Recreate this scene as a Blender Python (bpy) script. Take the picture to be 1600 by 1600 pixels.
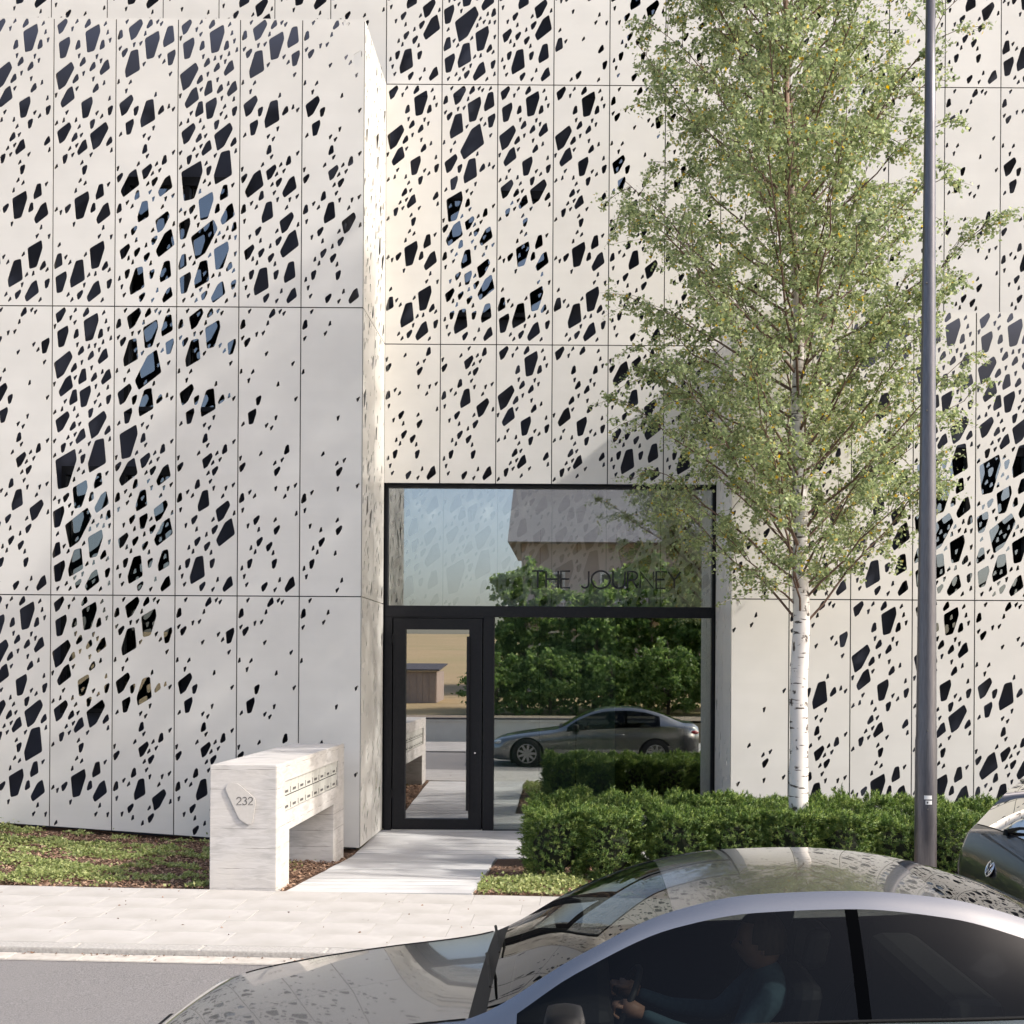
import bpy, bmesh, math, random
import numpy as np
from mathutils import Vector, Matrix, noise

scene = bpy.context.scene
for o in list(bpy.data.objects):
    bpy.data.objects.remove(o, do_unlink=True)
COL = scene.collection
R = math.radians
rnd = random.Random(7)

# ------------------------------------------------------------------ camera
CAMZ = 2.2
FPX = 1790.0            # focal length in pixels of a 1600 px wide picture
VPX, VPY = 905.0, 1044.0
ROLL = 0.006
cam_data = bpy.data.cameras.new('camera')
cam = bpy.data.objects.new('camera', cam_data)
COL.objects.link(cam)
cam_data.sensor_width = 36.0
cam_data.lens = FPX / 1600.0 * 36.0
cam_data.shift_x = -(VPX - 2.5 - 800.0) / 1600.0
cam_data.shift_y = (VPY - 800.0) / 1600.0
cam_data.clip_end = 2000.0
cam_data.clip_start = 0.05
cam.matrix_world = Matrix.Translation((0, 0, CAMZ)) @ Matrix.Rotation(R(90), 4, 'X') @ Matrix.Rotation(ROLL, 4, 'Z')
scene.camera = cam

# ------------------------------------------------------------------ world and sun
SUN = Vector((1.0, -0.32, 0.86)).normalized()
EL = math.asin(SUN.z)
AZ = math.atan2(SUN.x, SUN.y)
world = bpy.data.worlds.new('World')
scene.world = world
world.use_nodes = True
wn = world.node_tree.nodes
wl = world.node_tree.links
wn.clear()
sky = wn.new('ShaderNodeTexSky')
sky.sky_type = 'NISHITA'
sky.sun_disc = False
sky.sun_elevation = EL
sky.sun_rotation = AZ
sky.altitude = 200
sky.air_density = 0.85
sky.dust_density = 4.2
sky.ozone_density = 0.3
bg = wn.new('ShaderNodeBackground')
bg.inputs['Strength'].default_value = 0.15
wo = wn.new('ShaderNodeOutputWorld')
wl.new(sky.outputs[0], bg.inputs[0])
wl.new(bg.outputs[0], wo.inputs[0])
sd = bpy.data.lights.new('sun', 'SUN')
sd.energy = 2.0
sd.angle = R(1.5)
sd.color = (1.0, 0.965, 0.92)
so = bpy.data.objects.new('sun', sd)
COL.objects.link(so)
so.rotation_euler = (-SUN).to_track_quat('-Z', 'Y').to_euler()
so.location = (20, -10, 20)

scene.view_settings.view_transform = 'Standard'
scene.view_settings.look = 'None'
scene.view_settings.gamma = 1.0
scene.view_settings.exposure = 1.0
scene.render.engine = 'CYCLES'
scene.cycles.transparent_max_bounces = 24
scene.cycles.max_bounces = 8
scene.cycles.caustics_reflective = False
scene.cycles.caustics_refractive = False

# ------------------------------------------------------------------ helpers
def px(x, y, d):
    """world point seen at pixel (x, y) of the 1600 px picture at depth d"""
    a, b = x - VPX, y - VPY
    xr = a * math.cos(ROLL) + b * math.sin(ROLL)
    yr = -a * math.sin(ROLL) + b * math.cos(ROLL)
    return Vector((xr * d / FPX, d, CAMZ - yr * d / FPX))

def tag(o, label=None, cat=None, group=None, kind=None):
    if label: o['label'] = label
    if cat: o['category'] = cat
    if group: o['group'] = group
    if kind: o['kind'] = kind
    return o

def setparent(o, p):
    o.parent = p
    m = Matrix.Identity(4)
    q = p
    chain = []
    while q is not None:
        chain.append(q); q = q.parent
    for q in reversed(chain):
        m = m @ q.matrix_parent_inverse @ q.matrix_basis
    o.matrix_parent_inverse = m.inverted()

def empty(name, loc, label=None, cat=None, group=None):
    o = bpy.data.objects.new(name, None)
    o.empty_display_size = 0.1
    COL.objects.link(o)
    o.location = loc
    return tag(o, label, cat, group)

def link(name, me, parent=None):
    o = bpy.data.objects.new(name, me)
    COL.objects.link(o)
    if parent is not None: setparent(o, parent)
    return o

class MB:
    """collects shapes; build() links them as one mesh object"""
    def __init__(self): self.v = []; self.f = []
    def add(self, vs, fs):
        n = len(self.v)
        self.v += [tuple(p) for p in vs]
        self.f += [tuple(i + n for i in f) for f in fs]
        return self
    def box(self, x0, x1, y0, y1, z0, z1, b=0.0):
        if b <= 0:
            vs = [(x0,y0,z0),(x1,y0,z0),(x1,y1,z0),(x0,y1,z0),(x0,y0,z1),(x1,y0,z1),(x1,y1,z1),(x0,y1,z1)]
            fs = [(0,3,2,1),(4,5,6,7),(0,1,5,4),(1,2,6,5),(2,3,7,6),(3,0,4,7)]
            return self.add(vs, fs)
        bm = bmesh.new()
        bmesh.ops.create_cube(bm, size=1.0)
        for v in bm.verts:
            v.co = Vector(((x0+x1)/2 + v.co.x*(x1-x0), (y0+y1)/2 + v.co.y*(y1-y0), (z0+z1)/2 + v.co.z*(z1-z0)))
        bmesh.ops.bevel(bm, geom=bm.edges[:], offset=b, segments=2, affect='EDGES', profile=0.5)
        self.bm(bm); return self
    def bm(self, bm):
        bm.verts.ensure_lookup_table()
        bm.verts.index_update()
        self.add([v.co[:] for v in bm.verts], [tuple(v.index for v in f.verts) for f in bm.faces])
        bm.free()
    def hexa(self, pts):
        return self.add(pts, [(0,3,2,1),(4,5,6,7),(0,1,5,4),(1,2,6,5),(2,3,7,6),(3,0,4,7)])
    def tube(self, pts, rads, n=6, cap=True):
        pts = [Vector(p) for p in pts]
        base = len(self.v)
        for i, p in enumerate(pts):
            t = (pts[min(i+1, len(pts)-1)] - pts[max(i-1, 0)])
            t = t.normalized() if t.length > 1e-9 else Vector((0,0,1))
            a = t.orthogonal().normalized() if i == 0 else (prev - t*prev.dot(t)).normalized()
            prev = a
            b = t.cross(a)
            for k in range(n):
                an = 2*math.pi*k/n
                self.v.append(tuple(p + (a*math.cos(an) + b*math.sin(an))*rads[i]))
        for i in range(len(pts)-1):
            for k in range(n):
                k2 = (k+1) % n
                self.f.append((base+i*n+k, base+i*n+k2, base+(i+1)*n+k2, base+(i+1)*n+k))
        if cap:
            self.f.append(tuple(base + k for k in reversed(range(n))))
            self.f.append(tuple(base + (len(pts)-1)*n + k for k in range(n)))
        return self
    def prism(self, poly, ax, t0, t1):
        """extrude a 2-D polygon; ax 'y': poly is (x,z); 'x': (y,z); 'z': (x,y)"""
        f = {'y': lambda p, t: (p[0], t, p[1]), 'x': lambda p, t: (t, p[0], p[1]), 'z': lambda p, t: (p[0], p[1], t)}[ax]
        n = len(poly)
        vs = [f(p, t0) for p in poly] + [f(p, t1) for p in poly]
        fs = [tuple(range(n)), tuple(reversed(range(n, 2*n)))] + [(i, n+i, n+(i+1)%n, (i+1)%n) for i in range(n)]
        return self.add(vs, fs)
    def mesh(self, name, mat, smooth=False, recalc=True):
        me = bpy.data.meshes.new(name)
        me.from_pydata(self.v, [], self.f)
        me.update()
        if recalc:
            bm = bmesh.new(); bm.from_mesh(me)
            bmesh.ops.recalc_face_normals(bm, faces=bm.faces[:])
            bm.to_mesh(me); bm.free()
        if mat: me.materials.append(mat)
        if smooth:
            me.polygons.foreach_set('use_smooth', [True]*len(me.polygons))
        return me
    def build(self, name, mat, parent=None, smooth=False, recalc=True):
        return link(name, self.mesh(name, mat, smooth, recalc), parent)

    def build_each(self, name, mat, parent=None, smooth=False):
        """every loose piece becomes an object of its own"""
        par = list(range(len(self.v)))
        def find(a):
            while par[a] != a:
                par[a] = par[par[a]]; a = par[a]
            return a
        for f in self.f:
            for i in f[1:]: par[find(i)] = find(f[0])
        groups = {}
        for f in self.f: groups.setdefault(find(f[0]), []).append(f)
        out = []
        for fs in groups.values():
            used = sorted({i for f in fs for i in f}); mp = {v: k for k, v in enumerate(used)}
            mb = MB(); mb.v = [self.v[i] for i in used]; mb.f = [tuple(mp[i] for i in f) for f in fs]
            out.append(mb.build(name, mat, parent, smooth))
        return out
    def ring(self, x0, x1, z0, z1, a0, a1, c0, c1, y0, y1):
        """rectangular frame in the XZ plane as one connected piece; hole a0..a1, c0..c1"""
        n = len(self.v)
        O = [(x0,z0),(x1,z0),(x1,z1),(x0,z1)]; I = [(a0,c0),(a1,c0),(a1,c1),(a0,c1)]
        self.v += [(p[0], y, p[1]) for y in (y0, y1) for p in O + I]
        for k in range(4):
            k2 = (k+1) % 4
            self.f += [(n+k, n+k2, n+4+k2, n+4+k), (n+8+k, n+12+k, n+12+k2, n+8+k2), (n+k, n+8+k, n+8+k2, n+k2), (n+4+k, n+4+k2, n+12+k2, n+12+k)]
        return self

def np_mesh(name, verts, faces, mat, k):
    """fast mesh from numpy: verts (n,3), faces (m,k)"""
    me = bpy.data.meshes.new(name)
    m = len(faces)
    me.vertices.add(len(verts)); me.vertices.foreach_set('co', np.asarray(verts, dtype=np.float32).ravel())
    me.loops.add(m*k); me.loops.foreach_set('vertex_index', np.asarray(faces, dtype=np.int32).ravel())
    me.polygons.add(m)
    me.polygons.foreach_set('loop_start', np.arange(0, m*k, k, dtype=np.int32))
    me.update(calc_edges=True)
    me.validate()
    if mat: me.materials.append(mat)
    return me

# ------------------------------------------------------------------ materials
def newmat(name):
    m = bpy.data.materials.new(name); m.use_nodes = True
    nt = m.node_tree
    return m, nt, nt.nodes['Principled BSDF']

def N(nt, t, **kw):
    n = nt.nodes.new(t)
    for k, v in kw.items(): setattr(n, k, v)
    return n

def mat(name, c1, c2=None, rough=0.6, metal=0.0, scale=8.0, bump=0.0, bscale=60.0, stretch=(1,1,1), coat=0.0, spec=0.5,
        rvar=0.0, detail=5.0, lo=0.35, hi=0.65, c3=None, c3scale=1.5):
    m, nt, p = newmat(name)
    p.inputs['Roughness'].default_value = rough
    p.inputs['Metallic'].default_value = metal
    p.inputs['Coat Weight'].default_value = coat
    p.inputs['Coat Roughness'].default_value = 0.03
    p.inputs['Specular IOR Level'].default_value = spec
    tc = N(nt, 'ShaderNodeTexCoord')
    mp = N(nt, 'ShaderNodeMapping'); mp.inputs['Scale'].default_value = stretch
    nt.links.new(tc.outputs['Object'], mp.inputs[0])
    col = None
    if c2 is None:
        p.inputs['Base Color'].default_value = (*c1, 1)
    else:
        nz = N(nt, 'ShaderNodeTexNoise'); nz.inputs['Scale'].default_value = scale; nz.inputs['Detail'].default_value = detail
        nt.links.new(mp.outputs[0], nz.inputs['Vector'])
        rp = N(nt, 'ShaderNodeMapRange'); rp.inputs[1].default_value = lo; rp.inputs[2].default_value = hi
        nt.links.new(nz.outputs[0], rp.inputs[0])
        mx = N(nt, 'ShaderNodeMix', data_type='RGBA')
        mx.inputs[6].default_value = (*c1, 1); mx.inputs[7].default_value = (*c2, 1)
        nt.links.new(rp.outputs[0], mx.inputs[0])
        col = mx.outputs[2]
        if c3 is not None:
            nz3 = N(nt, 'ShaderNodeTexNoise'); nz3.inputs['Scale'].default_value = c3scale; nz3.inputs['Detail'].default_value = 4
            nt.links.new(tc.outputs['Object'], nz3.inputs['Vector'])
            rp3 = N(nt, 'ShaderNodeMapRange'); rp3.inputs[1].default_value = 0.42; rp3.inputs[2].default_value = 0.66
            nt.links.new(nz3.outputs[0], rp3.inputs[0])
            m3 = N(nt, 'ShaderNodeMix', data_type='RGBA'); m3.inputs[7].default_value = (*c3, 1)
            nt.links.new(rp3.outputs[0], m3.inputs[0]); nt.links.new(col, m3.inputs[6])
            col = m3.outputs[2]
        if rvar:
            oi = N(nt, 'ShaderNodeObjectInfo')
            hs = N(nt, 'ShaderNodeHueSaturation')
            mr = N(nt, 'ShaderNodeMapRange'); mr.inputs[3].default_value = 1 - rvar; mr.inputs[4].default_value = 1 + rvar
            nt.links.new(oi.outputs['Random'], mr.inputs[0]); nt.links.new(mr.outputs[0], hs.inputs['Value'])
            nt.links.new(col, hs.inputs['Color']); col = hs.outputs[0]
        nt.links.new(col, p.inputs['Base Color'])
    if bump:
        nb = N(nt, 'ShaderNodeTexNoise'); nb.inputs['Scale'].default_value = bscale; nb.inputs['Detail'].default_value = 6
        nt.links.new(mp.outputs[0], nb.inputs['Vector'])
        bp = N(nt, 'ShaderNodeBump'); bp.inputs['Strength'].default_value = bump; bp.inputs['Distance'].default_value = 0.01
        nt.links.new(nb.outputs[0], bp.inputs['Height']); nt.links.new(bp.outputs[0], p.inputs['Normal'])
    return m

def glassmat(name, tint, refl, rough=0.0, gcol=(1,1,1), ior=1.5):
    m = bpy.data.materials.new(name); m.use_nodes = True
    nt = m.node_tree; nt.nodes.clear()
    out = N(nt, 'ShaderNodeOutputMaterial')
    tr = N(nt, 'ShaderNodeBsdfTransparent'); tr.inputs[0].default_value = (*tint, 1)
    gl = N(nt, 'ShaderNodeBsdfGlossy'); gl.inputs['Roughness'].default_value = rough; gl.inputs[0].default_value = (*gcol, 1)
    fr = N(nt, 'ShaderNodeFresnel'); fr.inputs[0].default_value = ior
    ad = N(nt, 'ShaderNodeMath', operation='ADD'); ad.inputs[1].default_value = refl; ad.use_clamp = True
    nt.links.new(fr.outputs[0], ad.inputs[0])
    mx = N(nt, 'ShaderNodeMixShader')
    nt.links.new(ad.outputs[0], mx.inputs[0]); nt.links.new(tr.outputs[0], mx.inputs[1]); nt.links.new(gl.outputs[0], mx.inputs[2])
    nt.links.new(mx.outputs[0], out.inputs[0])
    return m

def leafmat(name, c1, c2, c3, trans=0.35, scale=3.0, rough=0.5, yellow=None):
    """leaf colour varies leaf by leaf (island random) and softly in space"""
    m = bpy.data.materials.new(name); m.use_nodes = True
    nt = m.node_tree; nt.nodes.clear()
    out = N(nt, 'ShaderNodeOutputMaterial')
    geo = N(nt, 'ShaderNodeNewGeometry')
    rp = N(nt, 'ShaderNodeValToRGB')
    e = rp.color_ramp.elements
    e[0].position = 0.0; e[0].color = (*c1, 1)
    e[1].position = 0.5; e[1].color = (*c2, 1)
    x = rp.color_ramp.elements.new(0.95); x.color = (*c3, 1)
    if yellow:
        y = rp.color_ramp.elements.new(0.993); y.color = (*yellow, 1)
    nt.links.new(geo.outputs['Random Per Island'], rp.inputs[0])
    df = N(nt, 'ShaderNodeBsdfPrincipled'); df.inputs['Roughness'].default_value = rough
    df.inputs['Specular IOR Level'].default_value = 0.35
    tl = N(nt, 'ShaderNodeBsdfTranslucent')
    hs = N(nt, 'ShaderNodeHueSaturation'); hs.inputs['Value'].default_value = 1.5; hs.inputs['Saturation'].default_value = 1.1
    nt.links.new(rp.outputs[0], df.inputs['Base Color']); nt.links.new(rp.outputs[0], hs.inputs['Color'])
    nt.links.new(hs.outputs[0], tl.inputs[0])
    mx = N(nt, 'ShaderNodeMixShader'); mx.inputs[0].default_value = trans
    nt.links.new(df.outputs[0], mx.inputs[1]); nt.links.new(tl.outputs[0], mx.inputs[2])
    nt.links.new(mx.outputs[0], out.inputs[0])
    return m

M = {}
M['panel'] = mat('coated aluminium panel', (.665,.64,.588), (.705,.68,.628), rough=.40, scale=1.2, bump=.05, bscale=180, stretch=(.3,.3,3), rvar=.03, spec=.55, c3=(.62,.597,.55), c3scale=.9)
M['panel_edge'] = mat('dark joint profile', (.03,.028,.027), rough=.7)
M['backing'] = mat('navy backing board', (.045,.050,.075), (.05,.055,.08), rough=.6, scale=2)
M['dark_frame'] = mat('anthracite frame', (.007,.007,.009), (.010,.010,.012), rough=.5, spec=.3, scale=30, bump=.03, bscale=400)
M['glass'] = glassmat('reflective glazing', (.74,.84,.77), .27)
M['glass_clear'] = glassmat('transom glazing', (.95,.98,.96), .25)
M['glass_door'] = glassmat('mirror door glazing', (.35,.38,.38), .42)
M['glass_win'] = glassmat('window glazing', (.55,.6,.62), .15)
M['concrete'] = None
M['slab'] = mat('pale paving', (.44,.415,.385), (.49,.465,.43), rough=.85, scale=6, bump=.12, bscale=120, rvar=.02, c3=(.40,.375,.34), c3scale=2.5)
M['joint'] = mat('mortar', (.45,.42,.39), (.40,.375,.345), rough=.95, scale=20)
M['plank'] = mat('pale grey walkway plank', (.50,.49,.48), (.66,.65,.63), rough=.8, scale=5, stretch=(.35,4,4), bump=.15, bscale=60, rvar=.07, c3=(.46,.45,.44), c3scale=1.3)
M['plank_gap'] = mat('dark plank gap', (.06,.055,.05), (.10,.09,.08), rough=.95, scale=20)
M['kerb'] = mat('granite kerb', (.36,.34,.31), (.47,.445,.41), rough=.9, scale=45, bump=.5, bscale=90, rvar=.05)
M['gutter'] = mat('gutter stone', (.44,.40,.35), (.54,.50,.44), rough=.9, scale=14, bump=.2, bscale=80, rvar=.06)
M['asphalt'] = mat('asphalt', (.15,.14,.135), (.29,.273,.262), rough=.9, scale=110, bump=.8, bscale=260, c3=(.24,.225,.215), c3scale=.7)
M['mulch'] = mat('bark mulch', (.045,.025,.015), (.16,.09,.055), rough=.95, scale=60, bump=1.0, bscale=90)
M['chips'] = leafmat('bark chips', (.07,.038,.024), (.20,.115,.072), (.42,.28,.19), trans=.0, rough=.9)
M['field'] = mat('dry stubble field', (.38,.27,.13), (.47,.35,.19), rough=.95, scale=.35, stretch=(1,5,1), c3=(.33,.27,.12), c3scale=.08)
M['bank'] = mat('gravel bank', (.22,.17,.12), (.33,.27,.2), rough=.95, scale=12, bump=.5, bscale=30)
M['grass'] = leafmat('grass blades', (.06,.1,.025), (.1,.15,.04), (.2,.22,.08), trans=.2)
M['ground'] = mat('ground earth', (.16,.17,.08), (.24,.22,.12), rough=.95, scale=.6)
M['white_wall'] = mat('white render', (.68,.66,.63), (.74,.72,.69), rough=.9, scale=3)
M['beige_wall'] = mat('beige render', (.42,.35,.32), (.48,.40,.36), rough=.9, scale=2)
M['roof_tile'] = mat('grey tile roof', (.20,.19,.195), (.27,.26,.26), rough=.8, scale=5)
M['roof_dark'] = mat('dark roof', (.06,.055,.06), (.09,.08,.085), rough=.7, scale=6)
M['wood'] = mat('grey timber boards', (.33,.27,.24), (.43,.36,.32), rough=.85, scale=12, stretch=(6,6,.5), bump=.2)
M['interior'] = mat('lobby wall', (.32,.36,.29), (.36,.40,.33), rough=.6, scale=1.5)
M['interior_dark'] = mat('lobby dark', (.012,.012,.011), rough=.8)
M['interior_floor'] = mat('lobby floor', (.22,.21,.2), (.27,.26,.25), rough=.35, scale=2)
M['ceiling'] = mat('lobby ceiling', (.55,.54,.52), rough=.9)
M['curtain'] = mat('green curtain', (.05,.13,.12), (.09,.2,.18), rough=.9, scale=30, stretch=(3,3,.1))
M['letter_black'] = mat('black lettering', (.008,.008,.009), rough=.5)
M['letter_grey'] = mat('engraved grey', (.10,.095,.09), rough=.6)
M['plate'] = mat('warm grey number plate', (.50,.47,.43), (.53,.50,.46), rough=.5, scale=40)
M['box_steel'] = mat('letterbox steel', (.55,.54,.49), (.60,.59,.54), rough=.5, scale=30, metal=.1)
M['pole'] = mat('grey pole paint', (.115,.11,.12), (.15,.145,.155), rough=.34, metal=.55, scale=40, stretch=(3,3,.2), bump=.02)
M['sticker'] = mat('white sticker', (.7,.7,.68), (.78,.78,.75), rough=.5, scale=80)
M['car_grey'] = mat('graphite car paint', (.26,.26,.265), (.28,.28,.285), rough=.24, metal=.9, scale=900, coat=1.0)
M['car_blue'] = mat('dark blue car paint', (.006,.008,.014), (.008,.010,.017), rough=.35, metal=.2, scale=900, coat=1.0)
M['car_glass'] = glassmat('tinted car glass', (.42,.46,.45), .02)
M['car_glass_side'] = glassmat('tinted side glass', (.30,.32,.315), .0, ior=1.28)
M['car_glass_dark'] = glassmat('dark car glass', (.10,.11,.12), .02)
M['pillar_black'] = glassmat('gloss black pillar', (.0,.0,.0), .0, ior=1.12)
M['car_trim'] = mat('black trim', (.004,.004,.004), rough=.6, spec=.2)
M['rubber'] = mat('tyre rubber', (.015,.015,.015), (.02,.02,.02), rough=.85, scale=40)
M['alloy'] = mat('alloy wheel', (.45,.45,.47), rough=.3, metal=.9)
M['chrome'] = mat('chrome', (.75,.75,.76), rough=.12, metal=1.0)
M['red_lamp'] = mat('red lamp plastic', (.35,.008,.008), rough=.15, coat=1.0)
M['clear_lamp'] = mat('headlamp', (.65,.68,.7), rough=.12, metal=.5, coat=1.0)
M['leather'] = mat('car interior', (.022,.021,.02), (.03,.028,.026), rough=.6, scale=50)
M['skin'] = mat('skin', (.45,.25,.17), (.5,.28,.2), rough=.55, scale=20)
M['hair'] = mat('brown hair', (.05,.03,.018), (.08,.05,.03), rough=.6, scale=60, stretch=(1,1,.2))
M['shirt'] = mat('teal shirt', (.07,.13,.16), (.09,.16,.19), rough=.9, scale=40)
M['twig'] = mat('reddish twig', (.11,.065,.045), (.19,.125,.095), rough=.8, scale=14)
M['leaf'] = leafmat('birch leaf', (.145,.19,.092), (.275,.33,.163), (.46,.50,.28), trans=.47, yellow=(.55,.36,.04), rough=.4)
M['leaf_far'] = leafmat('garden tree leaf', (.10,.17,.05), (.19,.28,.09), (.33,.42,.16), trans=.45)
M['yew'] = leafmat('yew needles', (.065,.118,.03), (.135,.215,.053), (.30,.375,.11), trans=.32, rough=.45)
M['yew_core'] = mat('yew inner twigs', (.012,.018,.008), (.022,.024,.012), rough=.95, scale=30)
M['cover'] = leafmat('ground cover leaf', (.16,.20,.065), (.31,.36,.13), (.48,.50,.23), trans=.35)
M['bark_far'] = mat('garden tree bark', (.09,.07,.05), (.14,.11,.08), rough=.9, scale=10)

# birch bark: white, thin dark lenticels, black scars
def birch_bark():
    m, nt, p = newmat('white birch bark')
    p.inputs['Roughness'].default_value = .7
    tc = N(nt, 'ShaderNodeTexCoord')
    mp = N(nt, 'ShaderNodeMapping'); mp.inputs['Scale'].default_value = (5, 5, 34)
    nt.links.new(tc.outputs['Object'], mp.inputs[0])
    nz = N(nt, 'ShaderNodeTexNoise'); nz.inputs['Scale'].default_value = 1.0; nz.inputs['Detail'].default_value = 3
    nt.links.new(mp.outputs[0], nz.inputs['Vector'])
    r1 = N(nt, 'ShaderNodeMapRange'); r1.inputs[1].default_value = .60; r1.inputs[2].default_value = .63
    nt.links.new(nz.outputs[0], r1.inputs[0])
    mp2 = N(nt, 'ShaderNodeMapping'); mp2.inputs['Scale'].default_value = (9, 9, 7)
    nt.links.new(tc.outputs['Object'], mp2.inputs[0])
    n2 = N(nt, 'ShaderNodeTexNoise'); n2.inputs['Scale'].default_value = 1.0; n2.inputs['Detail'].default_value = 6
    nt.links.new(mp2.outputs[0], n2.inputs['Vector'])
    r2 = N(nt, 'ShaderNodeMapRange'); r2.inputs[1].default_value = .63; r2.inputs[2].default_value = .67
    nt.links.new(n2.outputs[0], r2.inputs[0])
    mx0 = N(nt, 'ShaderNodeMath', operation='MAXIMUM')
    nt.links.new(r1.outputs[0], mx0.inputs[0]); nt.links.new(r2.outputs[0], mx0.inputs[1])
    b = N(nt, 'ShaderNodeMix', data_type='RGBA')
    b.inputs[6].default_value = (.74,.71,.67,1); b.inputs[7].default_value = (.60,.55,.50,1)
    nt.links.new(n2.outputs[0], b.inputs[0])
    c = N(nt, 'ShaderNodeMix', data_type='RGBA'); c.inputs[7].default_value = (.07,.055,.045,1)
    nt.links.new(mx0.outputs[0], c.inputs[0]); nt.links.new(b.outputs[2], c.inputs[6])
    # young wood higher up turns brown
    sx = N(nt, 'ShaderNodeSeparateXYZ'); nt.links.new(tc.outputs['Object'], sx.inputs[0])
    r3 = N(nt, 'ShaderNodeMapRange'); r3.inputs[1].default_value = 5.0; r3.inputs[2].default_value = 8.0
    nt.links.new(sx.outputs[2], r3.inputs[0])
    d = N(nt, 'ShaderNodeMix', data_type='RGBA'); d.inputs[7].default_value = (.24,.15,.10,1)
    nt.links.new(r3.outputs[0], d.inputs[0]); nt.links.new(c.outputs[2], d.inputs[6])
    nt.links.new(d.outputs[2], p.inputs['Base Color'])
    bp = N(nt, 'ShaderNodeBump'); bp.inputs['Strength'].default_value = .5; bp.inputs['Distance'].default_value = .01
    nt.links.new(mx0.outputs[0], bp.inputs['Height']); bp.invert = True
    nt.links.new(bp.outputs[0], p.inputs['Normal'])
    return m
M['birch'] = birch_bark()

# board-marked concrete: horizontal boards with grain, lines between boards
def board_concrete():
    m, nt, p = newmat('board marked concrete')
    p.inputs['Roughness'].default_value = .85
    tc = N(nt, 'ShaderNodeTexCoord')
    mp = N(nt, 'ShaderNodeMapping'); mp.inputs['Scale'].default_value = (2.6, 2.6, 11)
    nt.links.new(tc.outputs['Object'], mp.inputs[0])
    g = N(nt, 'ShaderNodeTexNoise'); g.inputs['Scale'].default_value = 2.2; g.inputs['Detail'].default_value = 8; g.inputs['Distortion'].default_value = .8
    nt.links.new(mp.outputs[0], g.inputs['Vector'])
    n2 = N(nt, 'ShaderNodeTexNoise'); n2.inputs['Scale'].default_value = 3.0; n2.inputs['Detail'].default_value = 6
    nt.links.new(tc.outputs['Object'], n2.inputs['Vector'])
    sx = N(nt, 'ShaderNodeSeparateXYZ'); nt.links.new(tc.outputs['Object'], sx.inputs[0])
    mo = N(nt, 'ShaderNodeMath', operation='PINGPONG'); mo.inputs[1].default_value = .09
    nt.links.new(sx.outputs[2], mo.inputs[0])
    ln = N(nt, 'ShaderNodeMapRange'); ln.inputs[1].default_value = .0; ln.inputs[2].default_value = .0045; ln.inputs[3].default_value = 1; ln.inputs[4].default_value = 0
    nt.links.new(mo.outputs[0], ln.inputs[0])
    n3 = N(nt, 'ShaderNodeTexNoise'); n3.inputs['Scale'].default_value = 5.0
    nt.links.new(tc.outputs['Object'], n3.inputs['Vector'])
    r3 = N(nt, 'ShaderNodeMapRange'); r3.inputs[1].default_value = .45; r3.inputs[2].default_value = .6
    nt.links.new(n3.outputs[0], r3.inputs[0])
    lm = N(nt, 'ShaderNodeMath', operation='MULTIPLY'); nt.links.new(ln.outputs[0], lm.inputs[0]); nt.links.new(r3.outputs[0], lm.inputs[1])
    a = N(nt, 'ShaderNodeMix', data_type='RGBA'); a.inputs[6].default_value = (.42,.40,.375,1); a.inputs[7].default_value = (.55,.525,.50,1)
    r = N(nt, 'ShaderNodeMapRange'); r.inputs[1].default_value = .35; r.inputs[2].default_value = .62
    nt.links.new(g.outputs[0], r.inputs[0]); nt.links.new(r.outputs[0], a.inputs[0])
    b = N(nt, 'ShaderNodeMix', data_type='RGBA'); b.inputs[7].default_value = (.55,.52,.48,1)
    r2 = N(nt, 'ShaderNodeMapRange'); r2.inputs[1].default_value = .4; r2.inputs[2].default_value = .7
    nt.links.new(n2.outputs[0], r2.inputs[0]); nt.links.new(r2.outputs[0], b.inputs[0]); nt.links.new(a.outputs[2], b.inputs[6])
    c = N(nt, 'ShaderNodeMix', data_type='RGBA'); c.inputs[7].default_value = (.22,.20,.18,1)
    nt.links.new(lm.outputs[0], c.inputs[0]); nt.links.new(b.outputs[2], c.inputs[6])
    nt.links.new(c.outputs[2], p.inputs['Base Color'])
    ad = N(nt, 'ShaderNodeMath', operation='SUBTRACT'); nt.links.new(g.outputs[0], ad.inputs[0]); nt.links.new(lm.outputs[0], ad.inputs[1])
    bp = N(nt, 'ShaderNodeBump'); bp.inputs['Strength'].default_value = .35; bp.inputs['Distance'].default_value = .01
    nt.links.new(ad.outputs[0], bp.inputs['Height']); nt.links.new(bp.outputs[0], p.inputs['Normal'])
    return m
M['concrete'] = board_concrete()

# ------------------------------------------------------------------ ground
def clamp(a, lo, hi): return max(lo, min(hi, a))
def sidewalk_z(X): return .123 - .0144*clamp(X, -9, 9)
def road_z(X, Y):
    return .075 - .0144*clamp(X, -9, 9) - .028*clamp(8.2 - Y, 0, 2.6)
def wallbase(X): return -.0649*(X + 2.63) if X < -2.63 else 0.0
def G(X, Y):
    """ground of the planted beds and the walkway between pavement and building"""
    s = clamp((Y - 10.4)/3.2, 0, 1)
    back = wallbase(max(X, -9)) - .05
    return sidewalk_z(X)*(1 - s) + back*s

def sheet(name, xs, ys, zf, m, parent=None, kind='structure'):
    vs = [(x, y, zf(x, y)) for y in ys for x in xs]
    nx = len(xs)
    fs = [(j*nx+i, j*nx+i+1, (j+1)*nx+i+1, (j+1)*nx+i) for j in range(len(ys)-1) for i in range(nx-1)]
    mb = MB(); mb.add(vs, fs)
    o = mb.build(name, m, parent, smooth=True, recalc=False)
    if kind and parent is None: tag(o, kind=kind)
    return o

def frange(a, b, n): return [a + (b-a)*i/n for i in range(n+1)]

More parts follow.
